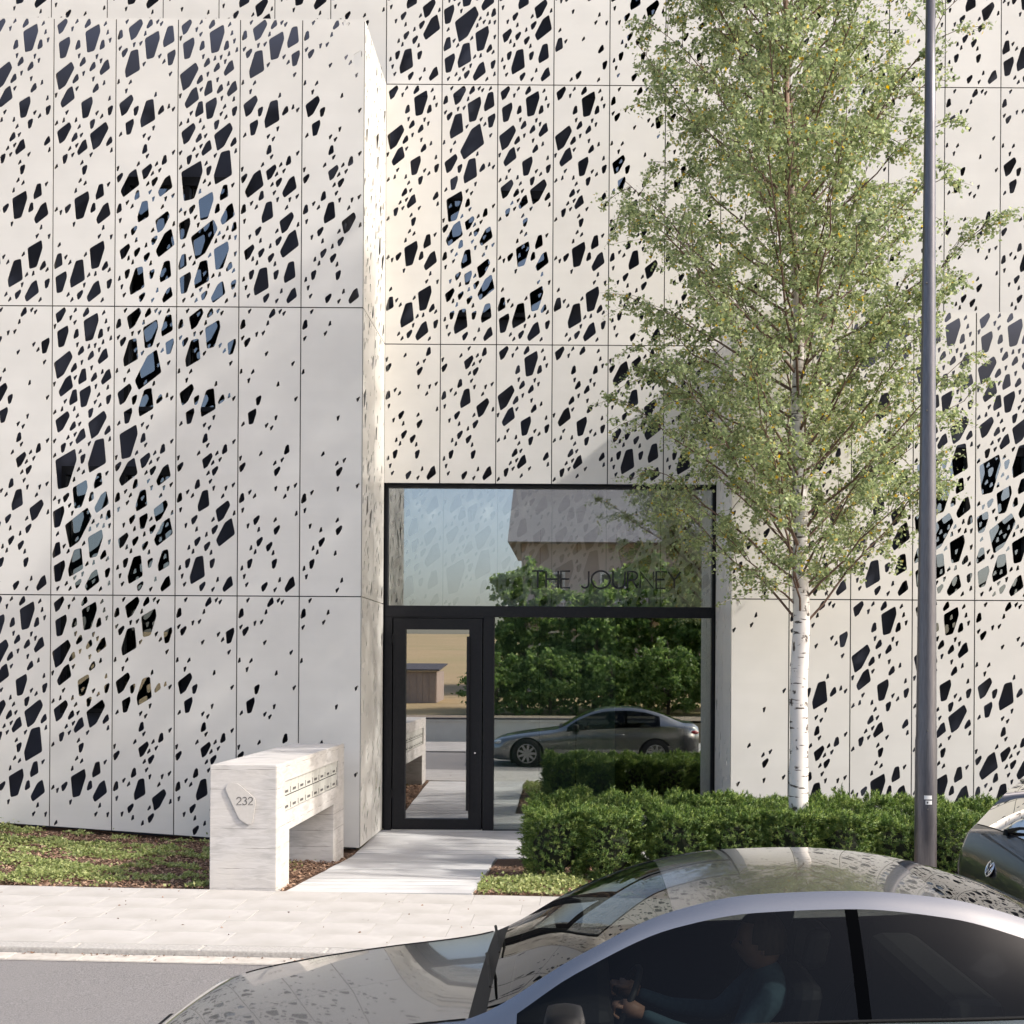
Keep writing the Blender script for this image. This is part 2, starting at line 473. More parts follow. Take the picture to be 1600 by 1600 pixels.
def hill(x, y):
    if y > -3.3: return -.55
    t = -y - 3.3
    return .55 + .036*t + .12*math.sin(x*.05 + y*.03)
sheet('terrain', frange(-300, 300, 60), [-400,-300,-200,-150,-110,-80,-60,-45,-35,-28,-22,-17,-13,-10,-7,-5,-3.4], hill, M['field'])
sheet('ground', frange(-400, 400, 20), [-3.2, 0, 20, 60, 150, 500], lambda x, y: -.6, M['ground'])

sheet('road', frange(-60, 60, 120), frange(2.15, 9.35, 12), road_z, M['asphalt'])

def stones(name, parent, x0, x1, y0, y1, step, zf, h, m, gap=.006, jit=.0, var=3, bev=.004):
    """a row of separate stones that share a few meshes"""
    xs = []; x = x0
    while x < x1 - .02:
        xs.append((x, min(x + step, x1))); x += step
    made = {}
    for i, (a, b) in enumerate(xs):
        w = b - a - gap
        key = (round(w, 3), i % var)
        if key not in made:
            mb = MB(); mb.box(-w/2, w/2, -(y1-y0-gap)/2, (y1-y0-gap)/2, -h, 0, bev)
            made[key] = mb.mesh(name, m)
        o = link(name, made[key], parent)
        cx, cy = (a+b)/2, (y0+y1)/2
        o.location = (cx, cy, zf(cx, cy) + rnd.uniform(-jit, jit))
        o.rotation_euler = (rnd.uniform(-jit, jit)*.6, math.atan(.0144) + rnd.uniform(-jit, jit)*.4, 0)

def solid(name, xs, y0, y1, ztop, zbot, m):
    n = len(xs)
    vs = [(x, y, f(x, y)) for f in (zbot, ztop) for y in (y0, y1) for x in xs]
    fs = []
    for i in range(n-1):
        fs += [(i, i+1, n+i+1, n+i), (2*n+i, 2*n+i+1, 3*n+i+1, 3*n+i), (i, i+1, 2*n+i+1, 2*n+i), (n+i, n+i+1, 3*n+i+1, 3*n+i)]
    fs += [(0, n, 3*n, 2*n), (n-1, 2*n-1, 4*n-1, 3*n-1)]
    o = MB().add(vs, fs).build(name, m)
    return tag(o, kind='structure')

BAY = 1.45
sw = solid('pavement', frange(-40, BAY, 40), 8.22, 10.4, lambda x, y: sidewalk_z(x) - .006, lambda x, y: sidewalk_z(x) - .4, M['joint'])
sw2 = solid('pavement', frange(BAY, 40, 40), 9.22, 10.4, lambda x, y: sidewalk_z(x) - .006, lambda x, y: sidewalk_z(x) - .4, M['joint'])
szf = lambda x, y: sidewalk_z(x)
for r_ in range(5):
    y0 = 8.37 + r_*.406; y1 = y0 + .406
    off = (.0, .2, .05, .27, .12)[r_]
    stones('paving_slab', sw, -8.0 - off, BAY, y0, y1, .6, szf, .035, M['slab'], gap=.0025, jit=.0008, bev=.002)
    if y0 > 9.3:
        stones('paving_slab', sw2, BAY, 7.0, y0, y1, .6, szf, .035, M['slab'], gap=.0025, jit=.0008, bev=.002)
kz = lambda x, y: sidewalk_z(x) + .001
stones('kerb_stone', sw, -9, BAY, 8.215, 8.37, .9, kz, .2, M['kerb'], gap=.008, jit=.001, bev=.012)
stones('kerb_stone', sw2, BAY, 8, 9.215, 9.37, .9, kz, .2, M['kerb'], gap=.008, jit=.001, bev=.012)
g_ = tag(sheet('gutter', frange(-40, BAY, 40), [8.03, 8.215], lambda x, y: road_z(x, y) + .004, M['joint']), kind='structure')
stones('gutter_stone', g_, -9, BAY, 8.035, 8.21, .5, lambda x, y: road_z(x, y) + .010, .05, M['gutter'], gap=.007, jit=.001)
# far side of the road, behind the camera (seen in the door glass)
fs_ = tag(MB().box(-40, 40, -1.4, 2.14, -.6, .09, .01).build('far_pavement', M['slab']), kind='structure')

# beds
tag(sheet('planting_bed', frange(-12, -2.66, 40), frange(10.41, 14.2, 16), lambda x, y: G(x, y) - .015 + .02*noise.noise((x*2, y*2, 0)), M['mulch']), kind='structure')
def bedr(x, y): return G(x, y) - .012 + .02*noise.noise((x*2, y*2, 3))
tag(sheet('planting_bed', frange(-.93, 9, 40), frange(10.41, 13.6, 14), bedr, M['mulch']), kind='structure')

# walkway of planks
PATHX0, PATHX1 = -2.66, -.95
walk = tag(sheet('walkway', [PATHX0, PATHX1], frange(10.42, 13.6, 10), lambda x, y: G(-1.8, y) - .02, M['plank_gap']), kind='structure')
walk2 = tag(sheet('forecourt', frange(PATHX0, 1.85, 4), frange(13.6, 15.5, 4), lambda x, y: -.07 + .026*(y-13.6), M['plank_gap']), kind='structure')
def walk_z(y):
    return G(-1.8, y) if y < 13.6 else -.05 + .026*(y - 13.6)
y = 10.425; i = 0
widths = [.30, .24, .27, .21]
planks = {}
while y < 15.48:
    w = min(widths[i % 4], 15.49 - y)
    x1 = PATHX1 if y + w < 13.66 else 1.84
    par = walk if x1 == PATHX1 else walk2
    mb = MB()
    za, zb = walk_z(y), walk_z(y + w - .012)
    a, b = PATHX0 + rnd.uniform(-.004, .004), x1
    d1 = rnd.uniform(-.0015, .0015)
    mb.hexa([(a, y, za-.05), (b, y, za-.05), (b, y+w-.012, zb-.05), (a, y+w-.012, zb-.05),
             (a, y, za+d1), (b, y, za+d1), (b, y+w-.012, zb+d1), (a, y+w-.012, zb+d1)])
    mb.build('plank', M['plank'], par)
    y += w; i += 1

# ------------------------------------------------------------------ facade pattern: hole = (x, y, size, shape) in traced units
U = .000736
A_H = [(145,140,3,'c'),(382,45,1,'d'),(560,95,2,'d'),(850,125,1,'d'),(310,212,1,'a'),(380,290,1,'c'),(645,365,5,'a'),(888,268,1,'b'),(932,395,1,'a'),(50,355,1,'a'),
(180,522,4,'a'),(400,480,2,'b'),(800,475,2,'b'),(970,545,1,'b'),(842,610,1,'b'),(422,655,1,'a'),(480,755,2,'d'),(610,685,1,'b'),(715,665,1,'a'),(783,735,1,'a'),
(643,833,2,'d'),(843,843,3,'d'),(190,990,5,'c'),(497,945,1,'a'),(365,1035,2,'d'),(507,1180,3,'b'),(658,1035,1,'a'),(833,1100,1,'b'),(697,1188,2,'d'),(898,1182,3,'d'),
(390,1198,1,'c'),(235,1335,4,'d'),(47,1305,1,'a'),(730,1340,1,'a'),(925,1355,1,'b'),(775,1478,1,'d'),(360,1525,3,'b'),(555,1505,4,'a'),(940,1550,2,'a'),(228,1590,1,'c'),(722,1597,1,'c')]
A_2 = [(65,188,1,'d'),(183,140,1,'b'),(385,135,1,'b'),(438,245,1,'d'),(808,70,1,'d'),(657,195,2,'a'),(195,350,4,'c'),(363,418,2,'d'),(478,382,1,'c'),(770,395,5,'c'),
(935,482,2,'d'),(493,582,3,'d'),(403,553,1,'c'),(285,605,1,'d'),(58,665,1,'c'),(338,708,1,'c'),(210,773,2,'a'),(972,628,1,'b'),(638,705,1,'c'),(765,900,6,'b'),(58,902,1,'d'),
(255,1125,7,'a'),(487,835,1,'d'),(533,952,2,'a'),(460,1130,1,'d'),(542,1173,1,'d'),(388,1298,1,'b'),(930,1190,1,'c'),(785,1315,3,'b'),(490,1538,5,'a'),(262,1594,2,'c'),(675,1580,2,'b'),(845,1666,4,'d')]
A_3 = [(68,30,1,'d'),(145,78,1,'a'),(318,145,1,'c'),(137,332,4,'a'),(362,270,1,'a'),(462,512,7,'c'),(842,325,1,'b'),(952,300,2,'b'),(705,408,1,'d'),(780,468,1,'c'),(878,475,1,'b'),
(976,472,1,'a'),(653,535,1,'b'),(120,612,1,'d'),(745,772,5,'a'),(976,740,1,'a'),(107,882,3,'b'),(232,815,1,'c'),(552,768,1,'d'),(297,900,1,'d'),(422,1085,5,'b'),(875,955,2,'d'),
(945,1020,1,'d'),(608,1105,1,'d'),(717,1085,1,'b'),(155,1225,4,'a'),(537,1270,1,'a'),(410,1335,1,'c'),(468,1432,2,'c'),(695,1372,4,'d'),(948,1245,2,'a'),(270,1430,1,'d'),(133,1512,1,'c'),
(333,1512,1,'d'),(833,1515,1,'d'),(972,1422,1,'b')]
A_ALL = [((x-8)*U, (y-21)*U, s, k) for x, y, s, k in A_H] + [((x-18)*U, (y+1579-21)*U, s, k) for x, y, s, k in A_2] + [((x-16)*U, (y+3158-21)*U, s, k) for x, y, s, k in A_3]
B_1 = [(187,30,1,'c'),(330,180,4,'c'),(557,112,2,'d'),(690,35,1,'c'),(753,115,1,'c'),(75,302,2,'b'),(485,278,1,'b'),(602,465,5,'a'),(872,325,4,'b'),(305,460,1,'a'),(415,440,1,'c'),
(75,525,1,'c'),(150,595,2,'c'),(277,775,5,'b'),(728,648,1,'c'),(795,735,1,'d'),(918,668,3,'a'),(470,780,1,'c'),(905,940,1,'c'),(45,1075,1,'b'),(243,1078,1,'d'),(180,1222,1,'a'),
(660,1282,1,'b'),(182,1462,4,'c'),(343,1548,2,'a'),(533,1592,5,'b'),(752,1535,2,'d'),(878,1475,1,'b'),(958,1520,1,'c')]
B_2 = [(240,235,3,'a'),(90,360,1,'d'),(633,252,1,'a'),(480,380,1,'c'),(562,422,1,'c'),(490,602,2,'b'),(535,715,1,'c'),(385,845,1,'d'),(965,652,1,'c'),(813,780,2,'b'),(685,843,1,'d'),
(530,970,3,'c'),(48,922,1,'a'),(85,1072,2,'c'),(250,1160,5,'d'),(617,1000,1,'d'),(740,947,1,'c'),(657,1135,2,'c'),(830,1205,4,'d'),(543,1170,1,'d'),(367,1360,2,'b'),(583,1307,1,'c'),
(637,1418,1,'a'),(840,1415,1,'a'),(960,1365,1,'c'),(210,1482,1,'c'),(287,1543,1,'d'),(785,1547,1,'d'),(75,1582,2,'b'),(470,1630,4,'b')]
B_3 = [(95,197,1,'a'),(322,362,2,'c'),(790,220,4,'c'),(628,355,1,'d'),(975,250,1,'b'),(183,455,1,'a'),(358,518,1,'b'),(658,522,2,'c'),(835,565,5,'d'),(520,605,1,'b'),(175,710,3,'c'),
(375,718,2,'c'),(535,798,2,'c'),(233,820,1,'b'),(302,885,1,'b'),(598,900,1,'b'),(215,1075,2,'a'),(375,1190,5,'b'),(620,1075,2,'a'),(842,1035,4,'b'),(85,1155,1,'b'),(127,1288,1,'a'),
(168,1425,1,'c'),(460,1460,2,'c'),(708,1345,1,'b'),(635,1507,1,'c'),(877,1417,3,'d')]
B_X = [(892,52,1,'d'),(565,1056,7,'d'),(250,2245,6,'a'),(505,3547,3,'a'),(238,3247,1,'c')]
B_ALL = [((x-8)*U, (y-15)*U, s, k) for x, y, s, k in B_1] + [((x-10)*U, (y+1579-15)*U, s, k) for x, y, s, k in B_2] + [((x-10)*U, (y+3158-15)*U, s, k) for x, y, s, k in B_3] + [((x-8)*U, (y-15)*U, s, k) for x, y, s, k in B_X]
def sub(L, drop): return [h for i, h in enumerate(L, 1) if i not in drop]
def only(L, keep): return [h for i, h in enumerate(L, 1) if i in keep]
a4 = {6,10,14,15,18,26,30,34,36,37,56,61,63,77,78,80,82,83,85,87,90,102,107,110}
a3 = a4 | {11,22,48,51,100}
b4 = {87,88,89,90,91}
b3 = b4 | {9,44,48,70,79}
b25 = b3 | {2,8,14,26,27,28,68,77}
b2 = b4 | {2,8,9,14,15,16,17,24,26,27,28,35,36,38,40,41,44,48,49,50,51,59,62,68,69,70,77,79}
PAT = {'A5': A_ALL, 'A4': sub(A_ALL, a4), 'A45': sub(A_ALL, a4 - {61}), 'A3': sub(A_ALL, a3), 'A2': sub(A_ALL, a3 | {7,23}),
       'A1': sub(A_ALL, a3 | {1,7,23,32,38,71,74,89,95,104,98,99,94,97,70,101,106}),
       'B5': B_ALL, 'B4': sub(B_ALL, b4), 'B3': sub(B_ALL, b3), 'B25': sub(B_ALL, b25), 'B28': sub(B_ALL, b25 - {26,27,28,68}), 'B4t': sub(B_ALL, b4 | {2,8,9,14,17}),
       'B2': sub(B_ALL, b2), 'B1': only(B_ALL, {1,6,7,11,12,20,29,32,37,45,46,47,52,54,55,58,60,63,65,66,67,71,73,74,75,76,80,81,84,85})}
SH_A = [(.0,.29),(.92,.0),(1.0,.27),(.62,.93),(.13,1.0)]
SH_C = [(.0,.44),(.84,.0),(1.0,.23),(.54,.83),(.18,1.0)]
SZ = {1: 92, 2: 176, 3: 268, 4: 362, 5: 464, 6: 556, 7: 648}

def round_poly(P, r, n):
    if n < 2: return P
    out = []
    m = len(P)
    for i in range(m):
        p = Vector(P[i]); a = Vector(P[i-1]); b = Vector(P[(i+1) % m])
        da, db = (a-p), (b-p)
        ra = min(r, da.length*.45); rb = min(r, db.length*.45)
        s = p + da.normalized()*ra; e = p + db.normalized()*rb
        for k in range(n):
            t = k/(n-1)
            out.append(tuple((1-t)**2*s + 2*t*(1-t)*p + t*t*e))
    return out

def hole_poly(h):
    u, v, s, k = h
    H = SZ[s]*U*1.05
    src, w = (SH_A, .527*H) if k in 'ab' else (SH_C, .657*H)
    P = [((x-.5)*w, (.5-y)*H) for x, y in src]
    if k in 'bd': P = [(-x, -y) for x, y in P]
    P = round_poly(P, {1:.010, 2:.014, 3:.018}.get(s, .023), {1:1, 2:2}.get(s, 3))
    return [(u + x, -v + y) for x, y in P]

PM = {}
GAP = .0065
def panel_mesh(pat, w, h, voff=0.0, uoff=0.0, bl=None, br=None):
    """perforated sheet hanging from its top left corner, facing -Y; bl, br: bottom heights when cut on a slope"""
    bl = h if bl is None else bl; br = h if br is None else br
    key = (pat, round(w, 3), round(voff, 2), round(uoff, 2), round(bl, 2), round(br, 2))
    if key in PM: return PM[key]
    c = bpy.data.curves.new('perforated_panel', 'CURVE')
    c.dimensions = '2D'; c.fill_mode = 'BOTH'; c.extrude = .003
    def spl(P):
        s = c.splines.new('POLY'); s.points.add(len(P)-1)
        for q, p in zip(s.points, P): q.co = (p[0], p[1], 0, 1)
        s.use_cyclic_u = True
    spl([(GAP, -GAP), (w-GAP, -GAP), (w-GAP, -br+GAP), (GAP, -bl+GAP)])
    for hh in PAT[pat]:
        P = hole_poly((hh[0]-uoff, hh[1]-voff, hh[2], hh[3]))
        xs = [p[0] for p in P]; ys = [p[1] for p in P]
        lim = -(bl + (br-bl)*((xs[0])/w))
        if min(xs) < GAP+.003 or max(xs) > w-GAP-.003:
            sh = (GAP+.006 - min(xs)) if min(xs) < GAP+.003 else (w-GAP-.006 - max(xs))
            if abs(sh) > .04: continue
            P = [(p[0]+sh, p[1]) for p in P]
        top = max(ys) + GAP + .008
        if 0 < top < .07 and voff == 0: P = [(p[0], p[1]-top) for p in P]; ys = [p[1] for p in P]
        if max(ys) > -GAP-.004 or min(ys) < lim+GAP+.006: continue
        spl(P)
    o = bpy.data.objects.new('tmp', c); COL.objects.link(o)
    dg = bpy.context.evaluated_depsgraph_get()
    me = bpy.data.meshes.new_from_object(o.evaluated_get(dg))
    bpy.data.objects.remove(o); bpy.data.curves.remove(c)
    me.name = 'perforated_panel'
    n = len(me.vertices)
    co = np.empty(n*3, dtype=np.float32); me.vertices.foreach_get('co', co); co = co.reshape(-1, 3)
    co2 = np.stack([co[:,0], -co[:,2], co[:,1]], axis=1)
    me.vertices.foreach_set('co', co2.ravel())
    me.materials.clear(); me.materials.append(M['panel'])
    me.polygons.foreach_set('use_smooth', [False]*len(me.polygons))
    me.update()
    PM[key] = me
    return me

def put_panel(parent, me, x, y, z, rz=0.0):
    o = link('perforated_panel', me, parent)
    o.location = (x, y, z); o.rotation_euler = (0, 0, rz)
    return o

MOD = .7526; X0 = -2.625; XR = 1.857
YF, YB, YG = 13.88, 15.43, 15.55
Z1, Z2, Z3, Z4 = 3.05, 6.55, 10.05, 13.55
bld = empty('apartment_building', (0, 15, 0), 'building clad in pale perforated metal panels with a dark framed glass entrance', 'building')

# left projecting volume, columns counted from its right corner
LEFT = {0: ['B25','B1','B1'], 1: ['B4','B2','B2'], 2: ['A5','B3','B25'], 3: ['B4','B5','B3'], 4: ['A4','A5','A4'], 5: ['A3','B25','A45'], 6: ['B4','A4','B4'], 7: ['A4','B4','A4']}
for n, pats in LEFT.items():
    xl = X0 - MOD*(n+1)
    put_panel(bld, panel_mesh(pats[0], MOD, 3.5), xl, YF, Z3)
    put_panel(bld, panel_mesh(pats[1], MOD, 3.5), xl, YF, Z2)
    put_panel(bld, panel_mesh(pats[2], MOD, 3.0, bl=Z1 - wallbase(xl), br=Z1 - wallbase(xl+MOD)), xl, YF, Z1)
# right projecting volume
XE = [1.857, 2.558, 3.302, 4.05, 4.806, 5.56, 6.31, 7.06, 7.81, 8.56]
RIGHT = [['B1','B1'], ['B25','B28'], ['B4','A3'], ['A5','A4'], ['A5','B4t'], ['B4','A4'], ['A4','B4'], ['B4','A3'], ['A4','B3']]
for i, (p1, p2) in enumerate(RIGHT):
    w = XE[i+1] - XE[i]
    put_panel(bld, panel_mesh(p1, w, 3.5, uoff=MOD-w), XE[i], YF, Z2)
    put_panel(bld, panel_mesh(p2, w, 3.05, uoff=MOD-w), XE[i], YF, Z1)
# returns of the two volumes
RW = (YB - YF - .012)/2
for j in range(2):
    yy = YF + .010 + j*RW
    for (zt, hh, pat) in ((Z3, 3.5, ('B2','B25')[j]), (Z2, 3.5, ('B25','B2')[j]), (Z1, 3.04, ('B2','B25')[j])):
        put_panel(bld, panel_mesh(pat, RW, hh), X0, yy, zt, R(90))
    for (zt, hh, pat) in ((Z2, 3.5, ('B2','B1')[j]), (Z1, 3.04, ('B1','B2')[j])):
        put_panel(bld, panel_mesh(pat, RW, hh), XR, yy + RW, zt, R(-90))
# back wall
TOP = {-7:'A4',-6:'B2',-5:'A4',-4:'A1',-3:'B4',-2:'A4',-1:'B2',0:'B3',1:'A5',2:'B4',3:'A1',4:'B25',5:'B2',6:'A3',7:'B25',8:'B2',9:'A1',10:'B25',11:'A4',12:'B3',13:'A4',14:'B4'}
MID = {0:'A3',1:'B5',2:'A4',3:'A3',4:'B25',5:'B2',6:'B1',7:'B2',8:'B25',9:'B1',10:'B2',11:'B25',12:'A3',13:'B4',14:'A4'}
LOW = {0:('B2',1),1:('B25',1),2:('A3',0),3:('A2',0),4:('B4',1),5:('B3',1)}
for n, p_ in TOP.items():
    put_panel(bld, panel_mesh(p_, MOD, 3.5), X0 + n*MOD, YB, Z4)
for n, p_ in MID.items():
    put_panel(bld, panel_mesh(p_, MOD, 3.5), X0 + n*MOD, YB, Z3)
LH = Z2 - 4.675
for n, (p_, al) in LOW.items():
    w = min(MOD, XR - (X0 + n*MOD))
    put_panel(bld, panel_mesh(p_, w, LH, voff=(3.5 - LH) if al else 0.0), X0 + n*MOD, YB, Z2)
# dark rails behind the joints, backing boards
CAV = .34
bb = MB()
bb.box(-9.2, X0-CAV, YF+CAV, YF+CAV+.05, -.3, 10.22)
bb.box(X0-CAV-.05, X0-CAV, YF+CAV+.05, YB-.02, -.3, 10.0)
bb.build_each('backing_board', M['backing'], bld)
bb = MB(); bb.box(X0-7.2*MOD, 8.58, YB+CAV, YB+CAV+.05, 10.06, Z4); bb.box(X0, 8.58, YB+CAV, YB+CAV+.05, 4.72, 10.055)
bb.build_each('backing_board', M['backing'], bld)
bb = MB(); bb.box(XR+CAV, 8.58, YF+CAV, YF+CAV+.05, -.3, 6.64); bb.box(XR+CAV, XR+CAV+.05, YF+CAV+.05, YB+.2, -.3, 6.5)
bb.build_each('backing_board', M['backing'], bld)
rl = MB()
for n in range(0, 9):
    x = X0 - MOD*n
    rl.box(x-.022 - (.02 if n == 0 else 0), x+.022 - (.03 if n == 0 else 0), YF+.012, YF+.05, wallbase(x)+.02, Z3-.02)
for z in (Z1, Z2): rl.box(X0-8*MOD, X0-.03, YF+.014, YF+.048, z-.02, z+.02)
rl.build_each('support_rail', M['panel_edge'], bld)
rl = MB()
for i, x in enumerate(XE): rl.box(x-.022+(.04 if i == 0 else 0), x+.022+(.04 if i == 0 else 0), YF+.012, YF+.05, .03, Z2-.02)
rl.box(XR+.05, XE[-1], YF+.014, YF+.048, Z1-.02, Z1+.02)
rl.build_each('support_rail', M['panel_edge'], bld)
rl = MB()
for n in range(-7, 15):
    x = X0 + n*MOD
    rl.box(x-.022, x+.022, YB+.012, YB+.05, Z3+.02 if n < 0 else 4.70, Z4)
rl.box(X0, 8.5, YB+.014, YB+.048, Z3-.02, Z3+.02); rl.box(X0, XR, YB+.014, YB+.048, Z2-.02, Z2+.02)
rl.build_each('support_rail', M['panel_edge'], bld)
# flat roofs of the volumes and the main roof
MB().box(-9.2, X0-CAV, YF+CAV+.052, YB-.01, Z3-.06, Z3-.012).build('roof', M['panel_edge'], bld)
MB().box(XR+CAV, 8.58, YF+CAV+.052, YB-.01, Z2-.06, Z2-.012).build('roof', M['panel_edge'], bld)
MB().box(-9.2, 8.58, YB+.012, 24, Z4-.08, Z4-.01).build('roof', M['panel_edge'], bld)
MB().box(-9.2, -9.15, YF, 24, -.3, Z3-.07).box(8.58, 8.63, YF, 24, -.3, Z2-.07).box(-9.2, 8.58, 23.9, 24, -.3, Z4-.1).build_each('wall', M['panel'], bld)

# windows behind the perforated skin (seen through the holes)
def hidden_window(x0, x1, z0, z1, yp, mull=(), curtain=None):
    w = MB()
    y0, y1 = yp + .22, yp + .335
    t = .055
    w.ring(x0, x1, z0, z1, x0+t, x1-t, z0+t, z1-t-.05, y0, y1)
    fr = w.build('window', M['dark_frame'], bld)
    for m_ in mull: MB().box(m_-.03, m_+.03, y0+.01, y1-.002, z0+t, z1-t-.05).build('mullion', M['dark_frame'], fr)
    MB().box(x0+t, x1-t, y0+.05, y0+.056, z0+t, z1-t-.05).build('glass_pane', M['glass_win'], fr)
    MB().box(x0+t, x1-t, y0+.105, y0+.11, z0+t, z1-t-.05).build('black_room_sheet', M['interior_dark'], fr)  # flat black sheet; darkness of the unlit room is put into its colour
    if curtain:
        a, b = curtain
        pts = []
        n = 24
        P = [(a + (b-a)*i/n, y0+.085 + (.012 if i % 2 else -.008)) for i in range(n+1)]
        P2 = [(p[0], p[1]+.006) for p in reversed(P)]
        MB().prism(P + P2, 'z', z0+t, z1-t-.06).build('curtain', M['curtain'], fr)
def fx(x, d): return (x - VPX)*d/FPX
def fz(y, d): return CAMZ - (y - VPY)*d/FPX
hidden_window(fx(182,YF), fx(372,YF), fz(640,YF), fz(268,YF), YF, mull=(fx(280,YF),))
hidden_window(fx(84,YF), fx(270,YF), fz(1120,YF), fz(728,YF), YF, mull=(fx(180,YF),), curtain=(fx(92,YF), fx(132,YF)))
hidden_window(fx(688,YB), fx(862,YB), fz(488,YB), fz(288,YB), YB, mull=(fx(775,YB),))
hidden_window(fx(946,YB), fx(1120,YB), fz(330,YB), fz(-40,YB), YB, mull=(fx(1036,YB),))
hidden_window(fx(1270,YB), fx(1400,YB), fz(300,YB), fz(-20,YB), YB)
hidden_window(fx(1425,YF), fx(1620,YF), fz(1000,YF), fz(690,YF), YF, mull=(fx(1524,YF),))

# ---- glazed entrance
gz = lambda y: CAMZ - (y - VPY)*YG/FPX
gx = lambda x: (x - VPX)*YG/FPX
ya, yb = 15.50, 15.62
fr = MB()
XL_, XR_ = X0 + .012, XR - .012
fr.box(XL_, XR_, ya, yb, gz(764), 4.672)
fr.box(XL_, XL_+.035, ya+.002, yb, gz(949), gz(764))
fr.box(XR_-.035, XR_, ya+.002, yb, -.04, gz(949))
fr.box(XR_-.03, XR_, ya+.002, yb, gz(949), gz(764))
fr.box(XL_, XR_-.036, ya-.006, yb, gz(965), gz(948), .003)
fr.box(XL_, gx(616), ya, yb, -.04, gz(965))
fr.box(gx(758), gx(775), ya-.004, yb, -.04, gz(965), .003)
fr.box(gx(775), XR_-.036, ya, yb, -.04, .0)
fr.box(gx(616), gx(758), ya, yb, gz(967), gz(965))
fr.build_each('glazing_frame', M['dark_frame'], bld)
tp = MB().box(XL_+.035, XR_-.03, YG, YG+.012, gz(948)+.002, gz(764)-.002).build('transom_pane', M['glass_clear'], bld)
MB().box(gx(775), XR_-.036, YG, YG+.012, .002, gz(965)-.002).build('side_pane', M['glass'], bld)
# door leaf
dr = MB()
dl, drr, dt, db_ = gx(618), gx(756.5), gz(968), .006
pl, pr, pt, pb = gx(637), gx(736), gz(985), gz(1280)
dr.ring(dl, drr, db_, dt, pl, pr, pb, pt, ya-.012, yb-.01)
door = dr.build('entrance_door', M['dark_frame'], bld)
MB().box(pl, pr, YG-.01, YG+.002, pb, pt).build('door_pane', M['glass_door'], door)
hb = MB(); hx = gx(735)
hb.box(hx-.018, hx+.018, ya-.085, ya-.055, gz(1266), gz(996), .004)
for zz in (gz(1240), gz(1025)): hb.box(hx-.0, hx+.018, ya-.056, ya-.012, zz-.012, zz+.012)
hb.build('pull_handle', M['dark_frame'], door)
lk = MB(); lk.tube([(gx(746), ya-.016, gz(1177)), (gx(746), ya-.011, gz(1177))], [.012,.012], 12)
lk.build('lock', M['chrome'], door)
hg = MB()
for zz in (gz(1000), gz(1240)): hg.tube([(dl-.006, ya-.02, zz-.06), (dl-.006, ya-.02, zz+.06)], [.011,.011], 8)
hg.build_each('hinge', M['dark_frame'], door)
MB().box(gx(616), gx(758), ya-.03, yb, -.045, .004).build('threshold', M['box_steel'], bld)

# lettering: strokes with round ends, flattened on the glass
GLY = {'T': (.62, [[(0,1),(.62,1)],[(.31,1),(.31,0)]]), 'H': (.66, [[(0,0),(0,1)],[(.66,0),(.66,1)],[(0,.52),(.66,.52)]]),
 'E': (.50, [[(.5,1),(0,1),(0,0),(.5,0)],[(0,.53),(.46,.53)]]),
 'J': (.42, [[(.42,1),(.42,.25)] + [(.42-.21+.21*math.cos(t), .23+.23*math.sin(t)*1.0) for t in [-.35,-.8,-1.3,-1.8,-2.3,-2.7]]]),
 'O': (1.02, [[(.51+.51*math.cos(t*math.pi/16), .5+.52*math.sin(t*math.pi/16)) for t in range(33)]]),
 'U': (.66, [[(0,1),(0,.33)] + [(.33+.33*math.cos(math.pi+t*math.pi/10), .33+.33*math.sin(math.pi+t*math.pi/10)) for t in range(11)] + [(.66,.33),(.66,1)]]),
 'R': (.54, [[(0,0),(0,1),(.28,1)] + [(.28+.25*math.cos(math.pi/2-t*math.pi/8), .745+.255*math.sin(math.pi/2-t*math.pi/8)) for t in range(9)] + [(0,.49)],[(.24,.49),(.54,0)]]),
 'N': (.72, [[(0,0),(0,1),(.72,0),(.72,1)]]), 'Y': (.68, [[(0,1),(.34,.5),(.68,1)],[(.34,.5),(.34,0)]]), ' ': (.30, []),
 '2': (.56, [[(.02,.76)] + [(.28+.26*math.cos(math.pi-t*math.pi/9), .74+.26*math.sin(math.pi-t*math.pi/9)) for t in range(10)] + [(.50,.58),(.0,.02),(.56,.02)]]),
 '3': (.54, [[(.03,.85),(.12,.96),(.27,1),(.42,.95),(.49,.80),(.44,.63),(.24,.54),(.44,.47),(.53,.27),(.44,.07),(.26,0),(.1,.04),(.0,.17)]])}
def text_mesh(txt, x0, x1, z0, h, y, th, m, name, parent, gap=.15, flat=.2):
    total = sum(GLY[c][0] for c in txt) + gap*(len(txt)-1)
    sx = (x1-x0)/total
    cx = 0
    for c in txt:
        w, st = GLY[c]; mb = MB()
        for s in st:
            P = [(x0 + (cx + p[0])*sx, 0.0, z0 + p[1]*h) for p in s]
            mb.tube(P, [th]*len(P), 6)
        cx += w + gap
        if not st: continue
        mb.v = [(a, y + b*flat, c_) for a, b, c_ in mb.v]
        mb.build(name, m, parent)
text_mesh('THE JOURNEY', gx(833), gx(1065), gz(918.5), (918.5-892.5)*YG/FPX, YG-.003, .0125, M['letter_black'], 'letter', tp)

